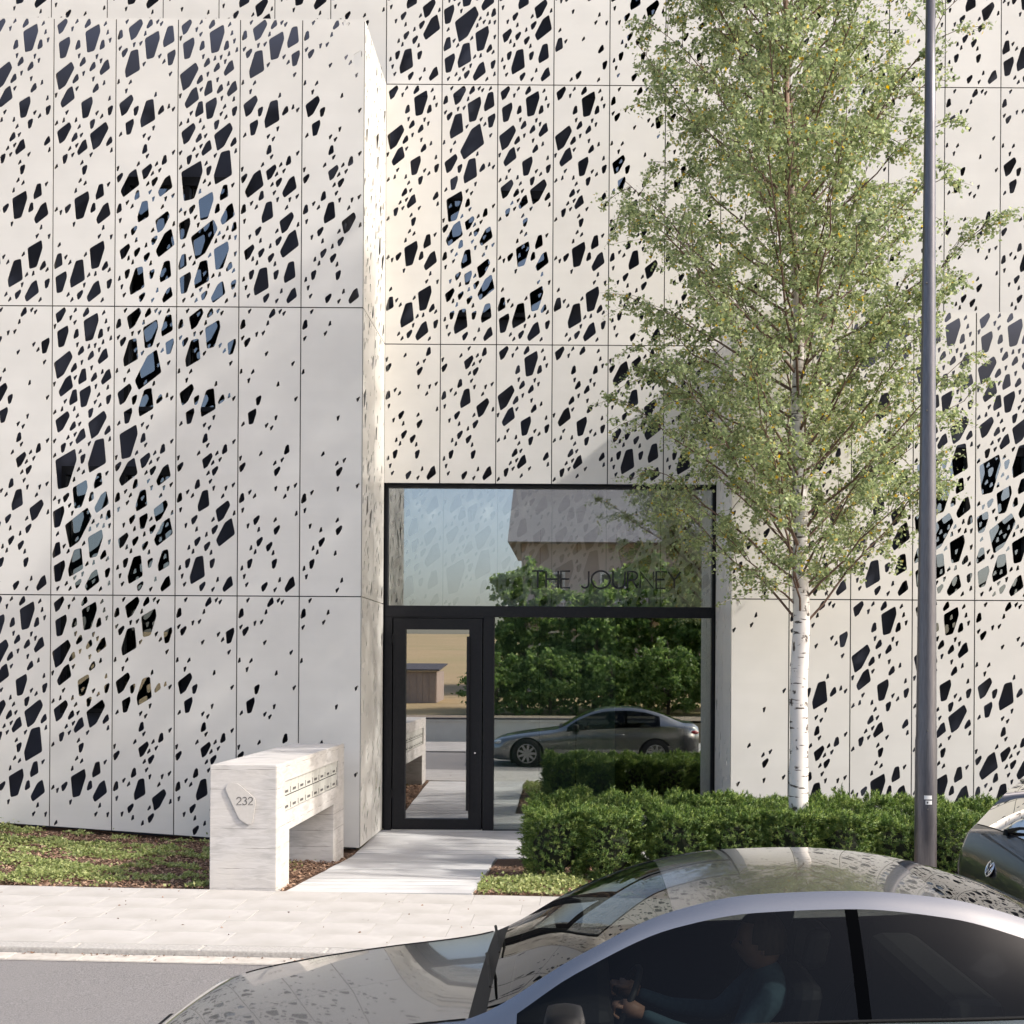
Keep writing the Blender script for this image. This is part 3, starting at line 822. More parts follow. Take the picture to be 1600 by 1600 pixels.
# lobby behind the glass
MB().box(X0, XR, 15.63, 20.0, -.1, -.004).build('lobby_floor', M['interior_floor'], bld)
MB().box(X0, XR, 15.8, 20.0, 4.75, 4.85).build('lobby_ceiling', M['ceiling'], bld)
lw = MB(); xw = [-2.6, -1.72, -.62, -.02, .62]
for i in range(len(xw)-1): lw.box(xw[i]+.006, xw[i+1]-.006, 18.6, 18.65, 0, 4.74)
lw.build_each('lobby_panel', M['interior'], bld)
MB().box(X0, XR, 19.9, 20, 0, 4.74).box(X0-.05, X0, 15.63, 20, 0, 4.74).box(XR, XR+.05, 15.63, 20, 0, 4.74).build_each('lobby_wall', M['interior_dark'], bld)
SCR = ['B5','A5','B5','A5','A5','B5']
for n in range(6):
    w = min(MOD, XR-.02 - (X0 + n*MOD))
    put_panel(bld, panel_mesh(SCR[n], w, 1.72, voff=(.7 if n % 2 else 1.75)), X0 + n*MOD, 15.85, 4.735)

# ------------------------------------------------------------------ concrete letterbox stand
sx0, sx1 = -3.335, -2.731
sy0, sy1 = 10.41, 13.43
stz = 1.30
stand = empty('letterbox_stand', ((sx0+sx1)/2, sy0, sidewalk_z(-3)), 'pale board marked concrete letterbox stand numbered 232 beside the entrance walkway', 'letterboxes')
py0, py1, pz0, pz1 = 10.72, 13.12, .834, 1.125
body = MB()
body.box(sx0, sx1, sy0, 10.89, -.2, .65)
body.box(sx0, sx1, 12.86, sy1, -.3, .65)
def recess(mb):
    # beam with a shallow recess for the letterboxes on the walkway side
    rx = sx1 - .035
    mb.box(sx0, rx, sy0, sy1, .65, stz)
    mb.box(rx, sx1, sy0, py0, .65, stz); mb.box(rx, sx1, py1, sy1, .65, stz)
    mb.box(rx, sx1, py0, py1, .65, pz0); mb.box(rx, sx1, py0, py1, pz1, stz)
recess(body)
bmx = bmesh.new()
tmp = body.mesh('concrete_body', M['concrete'])
bmx.from_mesh(tmp); bmesh.ops.remove_doubles(bmx, verts=bmx.verts[:], dist=.0005)
bmx.to_mesh(tmp); bmx.free()
# merge into one clean solid: build again as outline prism + recess frame
def stand_body():
    bm = bmesh.new()
    prof = [(sy0,-.2),(10.89,-.2),(10.89,.65),(12.86,.65),(12.86,-.3),(sy1,-.3),(sy1,stz),(sy0,stz)]
    va = [bm.verts.new((sx0, p[0], p[1])) for p in prof]
    vb = [bm.verts.new((sx1, p[0], p[1])) for p in prof]
    n = len(prof)
    bm.faces.new(list(reversed(va)))
    for i in range(n): bm.faces.new((va[i], va[(i+1)%n], vb[(i+1)%n], vb[i]))
    hole = [(py0,pz0),(py1,pz0),(py1,pz1),(py0,pz1)]
    h1 = [bm.verts.new((sx1, a, b)) for a, b in hole]
    h2 = [bm.verts.new((sx1-.035, a, b)) for a, b in hole]
    bm.faces.new(h2)
    for i in range(4): bm.faces.new((h1[i], h1[(i+1)%4], h2[(i+1)%4], h2[i]))
    # right face round the recess
    bm.faces.new((vb[0], vb[1], vb[2], h1[0], h1[3], vb[7]))
    bm.faces.new((vb[2], vb[3], h1[1], h1[0]))
    bm.faces.new((vb[3], vb[4], vb[5], vb[6], h1[2], h1[1]))
    bm.faces.new((vb[6], vb[7], h1[3], h1[2]))
    bmesh.ops.recalc_face_normals(bm, faces=bm.faces[:])
    es = [e for e in bm.edges if all(abs(v.co.x - sx1) > .02 or v not in h1 for v in e.verts) and e.calc_face_angle(0) > .5]
    bmesh.ops.bevel(bm, geom=es, offset=.006, segments=2, affect='EDGES')
    me = bpy.data.meshes.new('concrete_body'); bm.to_mesh(me); bm.free()
    me.materials.append(M['concrete'])
    return me
bpy.data.meshes.remove(tmp)
link('concrete_body', stand_body(), stand)
# sixteen letterbox doors in two rows
cw = (py1 - py0)/8; rh = (pz1 - pz0)/2
dm = MB().box(-.008, .0, -cw/2+.005, cw/2-.005, -rh/2+.005, rh/2-.005, .002).mesh('letterbox_door', M['box_steel'])
MB().box(sx1-.034, sx1-.029, py0+.002, py1-.002, pz0+.002, pz1-.002).build('letterbox_back', M['car_trim'], stand)
nm = MB().box(0, .004, -.075, .035, -.012, .010).mesh('name_plate', M['letter_grey'])
km = MB().box(0, .003, cw*.24, cw*.24+.012, -.035, .02).mesh('lock', M['letter_grey'])
for r_ in range(2):
    for c in range(8):
        o = link('letterbox_door', dm, stand); o.location = (sx1-.018, py0 + cw*(c+.5), pz0 + rh*(r_+.5))
        q = bpy.data.objects.new('name_plate', nm); COL.objects.link(q); q.parent = o; q.location = (0, -.01, -.032)
        q = bpy.data.objects.new('lock', km); COL.objects.link(q); q.parent = o; q.location = (0, cw*.16, -.022)
# number plate
P = [(275,660),(305,615),(372,618),(508,735),(514,775),(487,928),(458,944),(385,897)]
PP = []
for a, b in P:
    v = px(300 + a/5, 1100 + b/5, sy0)
    PP.append((v.x, v.z))
PP = round_poly(PP, .02, 3)
plate = MB().prism(PP, 'y', sy0-.016, sy0-.006).build('number_plate', M['plate'], stand)
a = px(300+356/5, 1100+789/5, sy0-.04); b = px(300+482/5, 1100+731/5, sy0-.04)
text_mesh('232', a.x, b.x, a.z, b.z - a.z, sy0-.0175, .0042, M['letter_grey'], 'digit', plate, gap=.16, flat=.4)
mb = MB()
for (u, v) in ((330,680),(450,880)):
    c = px(300+u/5, 1100+v/5, sy0)
    mb.tube([(c.x, sy0-.008, c.z), (c.x, sy0+.002, c.z)], [.01,.01], 8)
mb.build_each('spacer', M['box_steel'], plate)

# ------------------------------------------------------------------ trees
def leaf_arrays(pos, size, rng, droop=.5, fold=.22, width=.8):
    """diamond leaves, folded on the midrib; each is one island of two triangles"""
    n = len(pos)
    d = rng.normal(size=(n,3)); d[:,2] = d[:,2]*.6 - droop
    d /= np.linalg.norm(d, axis=1)[:,None]
    r = rng.normal(size=(n,3))
    s = np.cross(d, r); s /= np.linalg.norm(s, axis=1)[:,None]
    nn = np.cross(d, s)
    L = (size*rng.uniform(.65, 1.25, n))[:,None]; W = L*width*.5
    p0 = pos; p2 = pos + d*L
    mid = pos + d*L*.38
    p1 = mid + s*W + nn*L*fold*.5; p3 = mid - s*W + nn*L*fold*.5
    V = np.stack([p0, p1, p2, p3], axis=1).reshape(-1,3)
    b = np.arange(n)[:,None]*4
    F = np.concatenate([b + np.array([[0,1,2]]), b + np.array([[0,2,3]])], axis=1).reshape(-1,3)
    return V, F

def bez(a, b, c, n):
    return [a*(1-t)**2 + b*2*t*(1-t) + c*t*t for t in [i/n for i in range(n+1)]]

def make_tree(name, trunk_pts, trunk_r, env, zlo, zhi, nprim, leafsize, leaves_per_twig, seed, label, mats, cat='tree', group=None, twig_geo=True, spacing=.16, twigs=5, rise=(.75,1.25)):
    rng = np.random.default_rng(seed); rr = random.Random(seed)
    root = empty(name, trunk_pts[0], label, cat, group)
    T = [Vector(p) for p in trunk_pts]
    tb = MB()
    # finer trunk with slight irregularity
    TP, TR = [], []
    for i in range(len(T)-1):
        k = max(2, int((T[i+1]-T[i]).length/.12))
        for j in range(k):
            t = j/k; p = T[i].lerp(T[i+1], t)
            w = trunk_r[i]*(1-t) + trunk_r[i+1]*t
            TP.append(p + Vector((noise.noise((p.z*1.3, seed, 0)), noise.noise((p.z*1.3, 0, seed)), 0))*.025)
            TR.append(w*(1 + .07*noise.noise((p.z*5, 1, seed))))
    TP.append(T[-1]); TR.append(trunk_r[-1])
    tb.tube(TP, TR, 14)
    tb.build('trunk', mats[0], root, smooth=True)
    def trunk_at(z):
        for i in range(len(T)-1):
            if T[i].z <= z <= T[i+1].z:
                t = (z-T[i].z)/(T[i+1].z-T[i].z)
                return T[i].lerp(T[i+1], t), trunk_r[i]*(1-t)+trunk_r[i+1]*t
        return T[-1].copy(), trunk_r[-1]
    br = MB(); tw = MB()
    leafpos = []
    for i in range(nprim):
        f = (i + .5)/nprim
        z0 = zlo + (zhi - zlo)*f**1.05
        az = i*2.39996 + rr.uniform(-.4,.4)
        p0, r0 = trunk_at(z0)
        reach_r = rr.uniform(.55, 1.0)
        up = rr.uniform(*rise)
        # iterate: tip height depends on reach
        reach = env(z0 + .8)*reach_r
        reach = env(z0 + reach*up)*reach_r
        if reach < .15: continue
        tip = p0 + Vector((math.cos(az)*reach, math.sin(az)*reach, reach*up))
        ctl = p0.lerp(tip, .5) + Vector((math.cos(az)*.10*reach, math.sin(az)*.10*reach, .10*reach + rr.uniform(-.1,.1)))
        n = 7
        pts = bez(p0, ctl, tip, n)
        for k in range(1, n+1): pts[k] = pts[k] + Vector((rr.uniform(-1,1), rr.uniform(-1,1), rr.uniform(-1,1)))*.025*reach
        rb = min(r0*.36, .006 + .006*reach)
        br.tube(pts, [max(rb*(1 - k/n*.85), .003) for k in range(n+1)], 5, cap=False)
        L = sum((pts[k+1]-pts[k]).length for k in range(n))
        ns = max(3, int(L/spacing))
        for s in range(ns):
            t = .16 + .84*(s + rr.random())/ns
            q = t*n; k = min(int(q), n-1); b0 = pts[k].lerp(pts[k+1], q-k)
            out = (pts[k+1]-pts[k]).normalized()
            sl = rr.uniform(.28,.62)*(.5 + .35*reach)*(1.15 - .55*t)
            side = Vector((rr.gauss(0,1), rr.gauss(0,1), rr.gauss(.15,.7))).normalized()
            dv = (out*.75 + side*.8).normalized()
            e = b0 + dv*sl; e.z -= .12*sl
            c = b0.lerp(e, .5); c.z += .16*sl
            sp = bez(b0, c, e, 4)
            if twig_geo: tw.tube(sp, [.0055,.0045,.0036,.0028,.002], 3, cap=False)
            for m_ in range(twigs):
                tt = .2 + .8*(m_ + rr.random())/twigs
                q2 = tt*4; k2 = min(int(q2), 3); b1 = sp[k2].lerp(sp[k2+1], q2-k2)
                d2 = Vector((rr.gauss(0,1), rr.gauss(0,1), rr.gauss(-.25,.6))).normalized()
                l2 = rr.uniform(.10,.30)
                e2 = b1 + (d2*.8 + dv*.5)*l2; e2.z -= .05
                if twig_geo and m_ % 2 == 0: tw.tube([b1, b1.lerp(e2,.5)+Vector((0,0,.015)), e2], [.002,.0017,.0012], 3, cap=False)
                for j in range(leaves_per_twig):
                    u = (j + rr.random())/leaves_per_twig
                    lp = b1.lerp(e2, u)
                    leafpos.append((lp.x + rr.gauss(0,.022), lp.y + rr.gauss(0,.022), lp.z + rr.gauss(0,.022)))
    br.build('branches', mats[1], root, smooth=True, recalc=False)
    if twig_geo: tw.build('twigs', mats[1], root, recalc=False)
    V, F = leaf_arrays(np.array(leafpos), leafsize, rng)
    link('foliage', np_mesh('foliage', V, F, mats[2], 3), root)
    return len(leafpos)

TD = 12.1
def tpt(x, y): return px(x, y, TD)
tr = [px(1250, 1300, TD), tpt(1251, 1150), tpt(1253, 950), tpt(1254, 820), tpt(1250, 690), tpt(1250, 500), tpt(1242, 350), tpt(1232, 200), tpt(1230, 0), tpt(1226, -180), tpt(1224, -420)]
def benv(z):
    # crown half-width by height, read off the photograph
    pts = [(2.55,.55),(3.0,1.15),(3.6,1.6),(4.3,1.9),(5.2,2.08),(6.2,2.0),(7.2,1.95),(8.3,1.9),(9.3,1.85),(10.5,1.5),(11.8,.6),(13,.2)]
    if z <= pts[0][0]: return pts[0][1]
    for a, b in zip(pts, pts[1:]):
        if a[0] <= z <= b[0]: return a[1] + (b[1]-a[1])*(z-a[0])/(b[0]-a[0])
    return .1
nl = make_tree('birch_tree', tr, [.108,.096,.088,.078,.066,.05,.042,.034,.026,.018,.008], benv, 2.6, 10.9, 136, .041, 17, 11,
               'slender birch with white bark and fine green leaves behind the hedge', [M['birch'], M['twig'], M['leaf']], rise=(.6,1.3))
print('birch leaves', nl)

# ------------------------------------------------------------------ hedge bushes
def yew_mesh(seed, w, dpt, h, n=620):
    rng = np.random.default_rng(seed)
    V, F = [], []
    # shoots over the surface of a rounded block
    cnt = 0
    pos = []; nor = []
    while cnt < n:
        u = rng.uniform(-1,1,3)
        ax = rng.integers(0, 3)
        if ax == 2: u[2] = 1.0
        else: u[ax] = np.sign(u[ax]); u[2] = rng.uniform(-1, 1)
        p = np.array([u[0]*w/2, u[1]*dpt/2, (u[2]*.5+.5)*h])
        lump = 1 + .17*noise.noise((p[0]*5+seed, p[1]*5, p[2]*5)) + .08*noise.noise((p[0]*14, p[1]*14, p[2]*14+seed))
        # round off the corners, narrow the foot
        rr_ = np.array([p[0]/(w/2), p[1]/(dpt/2)])
        m_ = (abs(rr_[0])**3.2 + abs(rr_[1])**3.2)**(1/3.2)
        foot = .80 + .20*min(1, p[2]/(h*.42))
        s = lump*foot/max(m_, .88)*.93
        depth = rng.uniform(.80, 1.03)
        q = np.array([p[0]*s*depth, p[1]*s*depth, .05 + p[2]*(.96 if u[2] < 1 else lump*.97) - (1-depth)*.2*h*(u[2] > .9)])
        nrm = np.array([rr_[0]**3, rr_[1]**3, .55 if u[2] < .98 else 1.2]) + rng.normal(0,.35,3)
        nrm /= np.linalg.norm(nrm)
        pos.append(q); nor.append(nrm); cnt += 1
    pos = np.array(pos); nor = np.array(nor)
    k = 11
    m = len(pos)
    Ls = rng.uniform(.05,.10, m)
    ref = rng.normal(size=(m,3)); e1 = np.cross(nor, ref); e1 /= np.linalg.norm(e1, axis=1)[:,None]; e2 = np.cross(nor, e1)
    allV = []
    for j in range(k):
        an = j*2.4 + rng.uniform(0, .6, m)
        t = (j/k)*.85
        rad = e1*np.cos(an)[:,None] + e2*np.sin(an)[:,None]
        b = pos + nor*(Ls*t)[:,None]
        dirn = nor*(.35 + .9*t) + rad*(1.0 - .5*t); dirn /= np.linalg.norm(dirn, axis=1)[:,None]
        tip = b + dirn*(rng.uniform(.026,.044, m))[:,None]
        sd_ = np.cross(dirn, rng.normal(size=(m,3))); sd_ /= np.linalg.norm(sd_, axis=1)[:,None]
        allV.append(np.stack([b - sd_*.0055, b + sd_*.0055, tip], axis=1))
    VV = np.stack(allV, axis=1)             # m,k,3,3
    # join the needles of a shoot through the shared root so colour goes shoot by shoot
    roots = pos[:,None,:]
    verts = []; faces = []
    base = np.concatenate([roots, VV.reshape(m, k*3, 3)], axis=1)     # m, 1+3k, 3
    st = (1 + 3*k)
    idx = np.arange(m)[:,None,None]*st
    f1 = np.array([[1+3*j, 2+3*j, 3+3*j] for j in range(k)])[None]
    f2 = np.array([[0, 1+3*j, 2+3*j] for j in range(k)])[None]
    F = np.concatenate([idx + f1, idx + f2], axis=1).reshape(-1,3)
    me = np_mesh('needles', base.reshape(-1,3), F, M['yew'], 3)
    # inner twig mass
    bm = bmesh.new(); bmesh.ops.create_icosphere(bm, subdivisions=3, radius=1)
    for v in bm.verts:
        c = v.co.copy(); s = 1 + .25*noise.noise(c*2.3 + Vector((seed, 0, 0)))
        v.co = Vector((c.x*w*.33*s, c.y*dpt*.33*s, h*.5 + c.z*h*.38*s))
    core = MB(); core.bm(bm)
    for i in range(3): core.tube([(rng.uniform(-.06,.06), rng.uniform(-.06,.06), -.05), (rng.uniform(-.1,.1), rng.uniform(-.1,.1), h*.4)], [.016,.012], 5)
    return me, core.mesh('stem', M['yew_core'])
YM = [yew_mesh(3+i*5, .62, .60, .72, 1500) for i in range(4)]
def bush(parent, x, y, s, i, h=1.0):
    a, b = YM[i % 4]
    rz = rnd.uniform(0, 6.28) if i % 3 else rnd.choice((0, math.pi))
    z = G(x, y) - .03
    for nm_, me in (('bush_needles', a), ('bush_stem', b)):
        o = link(nm_, me, parent); o.location = (x, y, z); o.rotation_euler = (0, 0, rz); o.scale = (s, s, h)
hf = empty('yew_hedge', (1.8, 11.7, .08), 'clipped dark green yew hedge along the pavement in front of the birch', 'hedge')
hb_ = empty('yew_hedge', (2.3, 12.95, .05), 'clipped yew hedge row behind the birch trunk against the perforated wall', 'hedge')
k = 0
for x in (-.22, .33):
    bush(hf, x, 11.72, 1.02, k, .92); k += 1
for j in range(8):
    bush(hf, 1.05 + .56*j + rnd.uniform(-.03,.03), 11.75 + rnd.uniform(-.05,.05), rnd.uniform(.93,1.04), k, rnd.uniform(.86,.95)); k += 1
for j in range(11):
    x = -.2 + .57*j
    if abs(x - 2.35) < .12: x += .1
    bush(hb_, x, 12.95 + rnd.uniform(-.05,.05), rnd.uniform(.95,1.05), k, rnd.uniform(.93,1.02)); k += 1

# ------------------------------------------------------------------ ground cover and bark chips
def scatter_cover(name, x0, x1, y0, y1, n, seed, thr, size, skip=None):
    rng = np.random.default_rng(seed)
    pos = []
    while len(pos) < n:
        x, y = rng.uniform(x0, x1), rng.uniform(y0, y1)
        c = noise.noise((x*1.1+seed, y*2.2, 0)) + .6*noise.noise((x*3.1, y*4.5, seed)) + .35*(noise.noise((x*9, y*9, seed)))
        if c < thr or (skip and skip(x, y)): continue
        hgt = .015 + .07*min(1, max(0, c-thr)*1.6)*rng.random()**.7
        if rng.random() < .012: hgt += rng.uniform(.03,.10)
        pos.append((x, y, G(x, y) + hgt))
    V, F = leaf_arrays(np.array(pos), size, rng, droop=-.25, width=.75)
    o = link(name, np_mesh(name, V, F, M['cover'], 3))
    return o
def scatter_chips(name, x0, x1, y0, y1, n, seed, skip=None):
    rng = np.random.default_rng(seed)
    x = rng.uniform(x0, x1, n); y = rng.uniform(y0, y1, n)
    z = np.array([G(a, b) for a, b in zip(x, y)]) + rng.uniform(-.002,.016, n)
    if skip is not None:
        keep = np.array([not skip(a, b) for a, b in zip(x, y)]); x, y, z = x[keep], y[keep], z[keep]; n = len(x)
    an = rng.uniform(0, 6.28, n); L = rng.uniform(.012,.045, n); W = L*rng.uniform(.25,.6, n)
    dx = np.stack([np.cos(an), np.sin(an), rng.normal(0,.35, n)], 1)*L[:,None]/2
    dy = np.stack([-np.sin(an), np.cos(an), rng.normal(0,.35, n)], 1)*W[:,None]/2
    c = np.stack([x, y, z], 1); up = np.array([0,0,1.0])*(L*.18)[:,None]
    # wedge: four corners and a raised ridge
    V = np.stack([c-dx-dy, c+dx-dy, c+dx+dy, c-dx+dy, c+up], 1).reshape(-1,3)
    b = np.arange(n)[:,None]*5
    F = np.concatenate([b+np.array([[0,1,4]]), b+np.array([[1,2,4]]), b+np.array([[2,3,4]]), b+np.array([[3,0,4]])], 1).reshape(-1,3)
    return link(name, np_mesh(name, V, F, M['chips'], 3))
inst = lambda x, y: sx0-.02 < x < sx1+.02 and (y < 10.92 or y > 12.84)
tag(scatter_cover('ground_cover', -8.6, -2.9, 10.44, 13.8, 24000, 3, .0, .034, lambda x, y: x > sx0-.05 and rnd.random() < .93), 'low green leafy ground cover on the bed left of the letterboxes', 'ground cover', kind='stuff')
tag(scatter_cover('ground_cover', -.93, 2.2, 10.43, 11.6, 6500, 8, -.12, .034), 'low green ground cover in front of the hedge corner beside the walkway', 'ground cover', kind='stuff')
tag(scatter_chips('bark_chips', -8.6, -2.67, 10.42, 13.85, 24000, 5, inst), 'brown bark chips on the bed left of the walkway and under the letterboxes', 'bark mulch', kind='stuff')
tag(scatter_chips('bark_chips', -.93, 4, 10.43, 12.6, 7000, 6), 'brown bark chips around the feet of the hedge', 'bark mulch', kind='stuff')

rngf = np.random.default_rng(21)
fp = []
for i in range(420):
    if rngf.random() < .75:
        x, y = rngf.uniform(-8.5, 1.3), 8.13 + abs(rngf.normal(0, .05))*-1 + .07
        z = road_z(x, y) + .014
    else:
        x, y = rngf.uniform(-8, 1.3), rngf.uniform(8.4, 10.3)
        z = sidewalk_z(x) + .004
    fp.append((x, y, z))
Vf, Ff = leaf_arrays(np.array(fp), .024, rngf, droop=0.0)
Vf = Vf.reshape(-1, 4, 3); Vf[:,:,2] = Vf[:,:1,2] + np.clip(Vf[:,:,2] - Vf[:,:1,2], -.002, .008)
tag(link('fallen_leaves', np_mesh('fallen_leaves', Vf.reshape(-1,3), Ff, M['chips'], 3)), 'small dry brown leaves lying along the kerb and gutter', 'leaves', kind='stuff')

# ------------------------------------------------------------------ lamp post
LPX = px(1449, 1250, 10.15); lx, ly = LPX.x, 10.15
lp = empty('lamp_post', (lx, ly, sidewalk_z(lx)), 'tall slim grey metal lamp post with two small white stickers', 'lamp post')
z0 = sidewalk_z(lx)
pm = MB()
zs = [z0-.02, z0+.9, z0+1.5, z0+1.55, 3.0, 5.0, 7.0, 8.6]
rs = [.097, .096, .095, .089, .078, .063, .049, .038]
pm.tube([(lx, ly, z) for z in zs], rs, 36)
pole = pm.build('pole', M['pole'], lp, smooth=True)
MB().tube([(lx, ly, z0), (lx, ly, z0+.015)], [.19,.19], 24).build('base_plate', M['pole'], lp)
st = MB()
def pole_r(z):
    for a, b, c, d in zip(zs, zs[1:], rs, rs[1:]):
        if a <= z <= b: return c + (d-c)*(z-a)/(b-a)
    return .09
def sticker(x0, x1, y0, y1, name, m, off=.002):
    a = px(x0, y1, ly-.09); b = px(x1, y0, ly-.09)
    vs = []; n = 6
    r = pole_r(a.z) + off
    t0, t1 = math.asin(clamp((a.x-lx)/r, -1, 1)), math.asin(clamp((b.x-lx)/r, -1, 1))
    for zz in (a.z, b.z):
        for i in range(n+1):
            t = t0 + (t1-t0)*i/n
            vs.append((lx + r*math.sin(t), ly - r*math.cos(t), zz))
    fs = [(i, i+1, n+1+i+1, n+1+i) for i in range(n)]
    return MB().add(vs, fs).build(name, m, lp, recalc=False)
sticker(1446.5, 1458.5, 1243, 1249, 'sticker', M['sticker'])
sticker(1448.5, 1458.5, 1251, 1257, 'sticker', M['sticker'])
sticker(1450, 1452.5, 1252.2, 1255.5, 'sticker_print', M['letter_grey'], .003)
for yy in (1142, 1265, 640, 440):
    c = px(1452, yy, ly-.09); r = pole_r(c.z)
    MB().tube([(c.x, ly - r + .004, c.z), (c.x, ly - r - .006, c.z)], [.009,.007], 8).build('bolt', M['letter_grey'], lp)
# lantern head, above the frame
hd = MB(); hd.tube([(lx, ly, 8.55), (lx, ly-.1, 8.75), (lx, ly-.9, 8.85)], [.036,.034,.03], 12)
hd.build('arm', M['pole'], lp, smooth=True)
MB().box(lx-.13, lx+.13, ly-1.5, ly-.85, 8.80, 8.9, .03).build('lantern', M['pole'], lp)

# ------------------------------------------------------------------ cars: one lofted surface cut into its panels
def pchip(xs, ys):
    xs = np.array(xs, float); ys = np.array(ys, float)
    h = np.diff(xs); d = np.diff(ys)/h
    m = np.zeros(len(xs))
    for i in range(1, len(xs)-1):
        if d[i-1]*d[i] > 0:
            w1 = 2*h[i]+h[i-1]; w2 = h[i]+2*h[i-1]
            m[i] = (w1+w2)/(w1/d[i-1]+w2/d[i])
    m[0] = d[0]; m[-1] = d[-1]
    def f(x):
        i = int(np.clip(np.searchsorted(xs, x)-1, 0, len(h)-1))
        t = (x-xs[i])/h[i]
        return (2*t**3-3*t**2+1)*ys[i] + (t**3-2*t**2+t)*h[i]*m[i] + (-2*t**3+3*t**2)*ys[i+1] + (t**3-t**2)*h[i]*m[i+1]
    return f

class Car:
    """stations: list of (s, sill z, w0, w1, z1, w2, z2, w3, z3, w4, z4, z5); s runs from nose to tail"""
    def __init__(self, st, regions, pos, direction, paint, glass_front, glass_side, root, extra_s=()):
        self.root = root; self.pos = Vector(pos); self.dir = direction
        S = [r[0] for r in st]
        F = [pchip(S, [r[k] for r in st]) for k in range(1, 12)]
        # dense stations that include the region borders
        ss = set(S) | set(extra_s)
        for a, b in zip(sorted(ss)[:-1], sorted(ss)[1:]):
            k = max(1, int((b-a)/.045))
            for i in range(1, k): ss.add(a + (b-a)*i/k)
        self.S = sorted(ss); self.F = F
        prof = [self.profile(s) for s in self.S]
        self.nj = len(prof[0][0])
        self.seg = prof[0][1]
        V = []
        for s, (P, _) in zip(self.S, prof):
            for y, z in P: V.append(self.tw(s, y, z))
        nj = self.nj
        parts = {}
        for i in range(len(self.S)-1):
            sm = (self.S[i]+self.S[i+1])/2
            for j in range(nj-1):
                name, m = regions(sm, self.seg[j], self.side[j])
                parts.setdefault((name, 0 if self.seg[j] == 'top' else self.side[j], m.name), (m, []))[1].append((i*nj+j, (i+1)*nj+j, (i+1)*nj+j+1, i*nj+j+1))
        for (name, _, _), (m, fs) in parts.items():
            used = sorted({v for f in fs for v in f}); mp = {v: k for k, v in enumerate(used)}
            mb = MB(); mb.v = [V[v] for v in used]; mb.f = [tuple(mp[v] for v in f) for f in fs]
            mb.build(name, m, root, smooth=True)
        for i, nm in ((0, 'front_bumper'), (len(self.S)-1, 'rear_bumper')):
            mb = MB(); mb.v = [V[i*nj+j] for j in range(nj)]; mb.f = [tuple(range(nj))]
            mb.build(nm, paint, root)
    def tw(self, s, y, z):
        """car space (s from the nose back, y to the car's right, z up) to world; dir -1: drives to -X, +1: to +X"""
        return (self.pos.x - self.dir*s, self.pos.y - self.dir*y, self.pos.z + z)
    def profile(self, s):
        z0, w0, w1, z1, w2, z2, w3, z3, w4, z4, z5 = [f(s) for f in self.F]
        half = []; seg = []
        def line(a, b, n, name, bul=0.0):
            for i in range(n):
                t = i/n
                half.append((a[0]+(b[0]-a[0])*t + bul*math.sin(math.pi*t), a[1]+(b[1]-a[1])*t)); seg.append(name)
        line((w0, z0), (w1, z1), 5, 'lower', .02)
        line((w1, z1), (w2, z2), 6, 'flank', .018)
        line((w2, z2), (w3, z3), 8, 'glass', .012)
        line((w3, z3), (w4, z4), 4, 'rail', .006)
        n = 10
        for i in range(n+1):
            t = i/n; w = w4*(1-t)
            half.append((w, z4 + (z5-z4)*(1-(w/max(w4,1e-6))**2)))
            if i < n: seg.append('top')
        R_ = [(w, z) for w, z in half]
        L_ = [(-w, z) for w, z in reversed(half[:-1])]
        self.side = [1]*len(seg) + [-1]*len(seg)
        return R_ + L_, seg + list(reversed(seg))

def wheel(root, car, s, y, r, w, tyre=M['rubber'], rim=M['alloy']):
    c = Vector(car.tw(s, y, r))
    out = 1 if (c.y > car.pos.y) else -1
    t = MB(); n = 28
    prof = [(r*.66, -w/2), (r*.93, -w/2), (r, -w*.36), (r, w*.36), (r*.93, w/2), (r*.66, w/2)]
    for k in range(n):
        a = 2*math.pi*k/n
        for rr_, o in prof: t.v.append((c.x + rr_*math.cos(a), c.y + o, c.z + rr_*math.sin(a)))
    m = len(prof)
    for k in range(n):
        for i in range(m-1):
            t.f.append((k*m+i, ((k+1)%n)*m+i, ((k+1)%n)*m+i+1, k*m+i+1))
    wo_ = t.build('wheel', tyre, root, smooth=True)
    h = MB()
    yo = c.y + out*w*.38
    for k in range(9):
        a = 2*math.pi*k/9
        ca, sa = math.cos(a), math.sin(a)
        p = [(.03, -.03), (r*.64, -.022), (r*.64, .022), (.03, .03)]
        q = [(c.x + u*ca - v*sa, c.z + u*sa + v*ca) for u, v in p]
        h.prism(q, 'y', yo-.015, yo+.015)
    h.tube([(c.x, yo-.03, c.z), (c.x, yo+.03, c.z)], [.06,.05], 14)
    h.tube([(c.x + r*.64*math.cos(2*math.pi*k/24), yo, c.z + r*.64*math.sin(2*math.pi*k/24)) for k in range(25)], [.018]*25, 6, cap=False)
    h.build('rim', rim, wo_)
    MB().tube([(c.x, c.y-w*.3, c.z), (c.x, c.y, c.z)], [r*.66, r*.66], 24).build('hub_well', M['car_trim'], wo_)
    return wo_

def arch(root, car, s, y, r):
    c = car.tw(s, y, r*.9)
    P = [(c[0] + r*1.16*math.cos(t*math.pi/20), c[2] + r*1.16*math.sin(t*math.pi/20)) for t in range(-3, 24)]
    MB().prism(P, 'y', c[1]-.01, c[1]+.01).build('wheel_arch', M['car_trim'], root)

# ---- moving coupe in the foreground (drives to the left)
CX, CY = -1.90, 5.10
coupe = empty('coupe', (.3, CY, road_z(0, CY)), 'dark grey coupe with a low curved roof passing on the road in front', 'car')
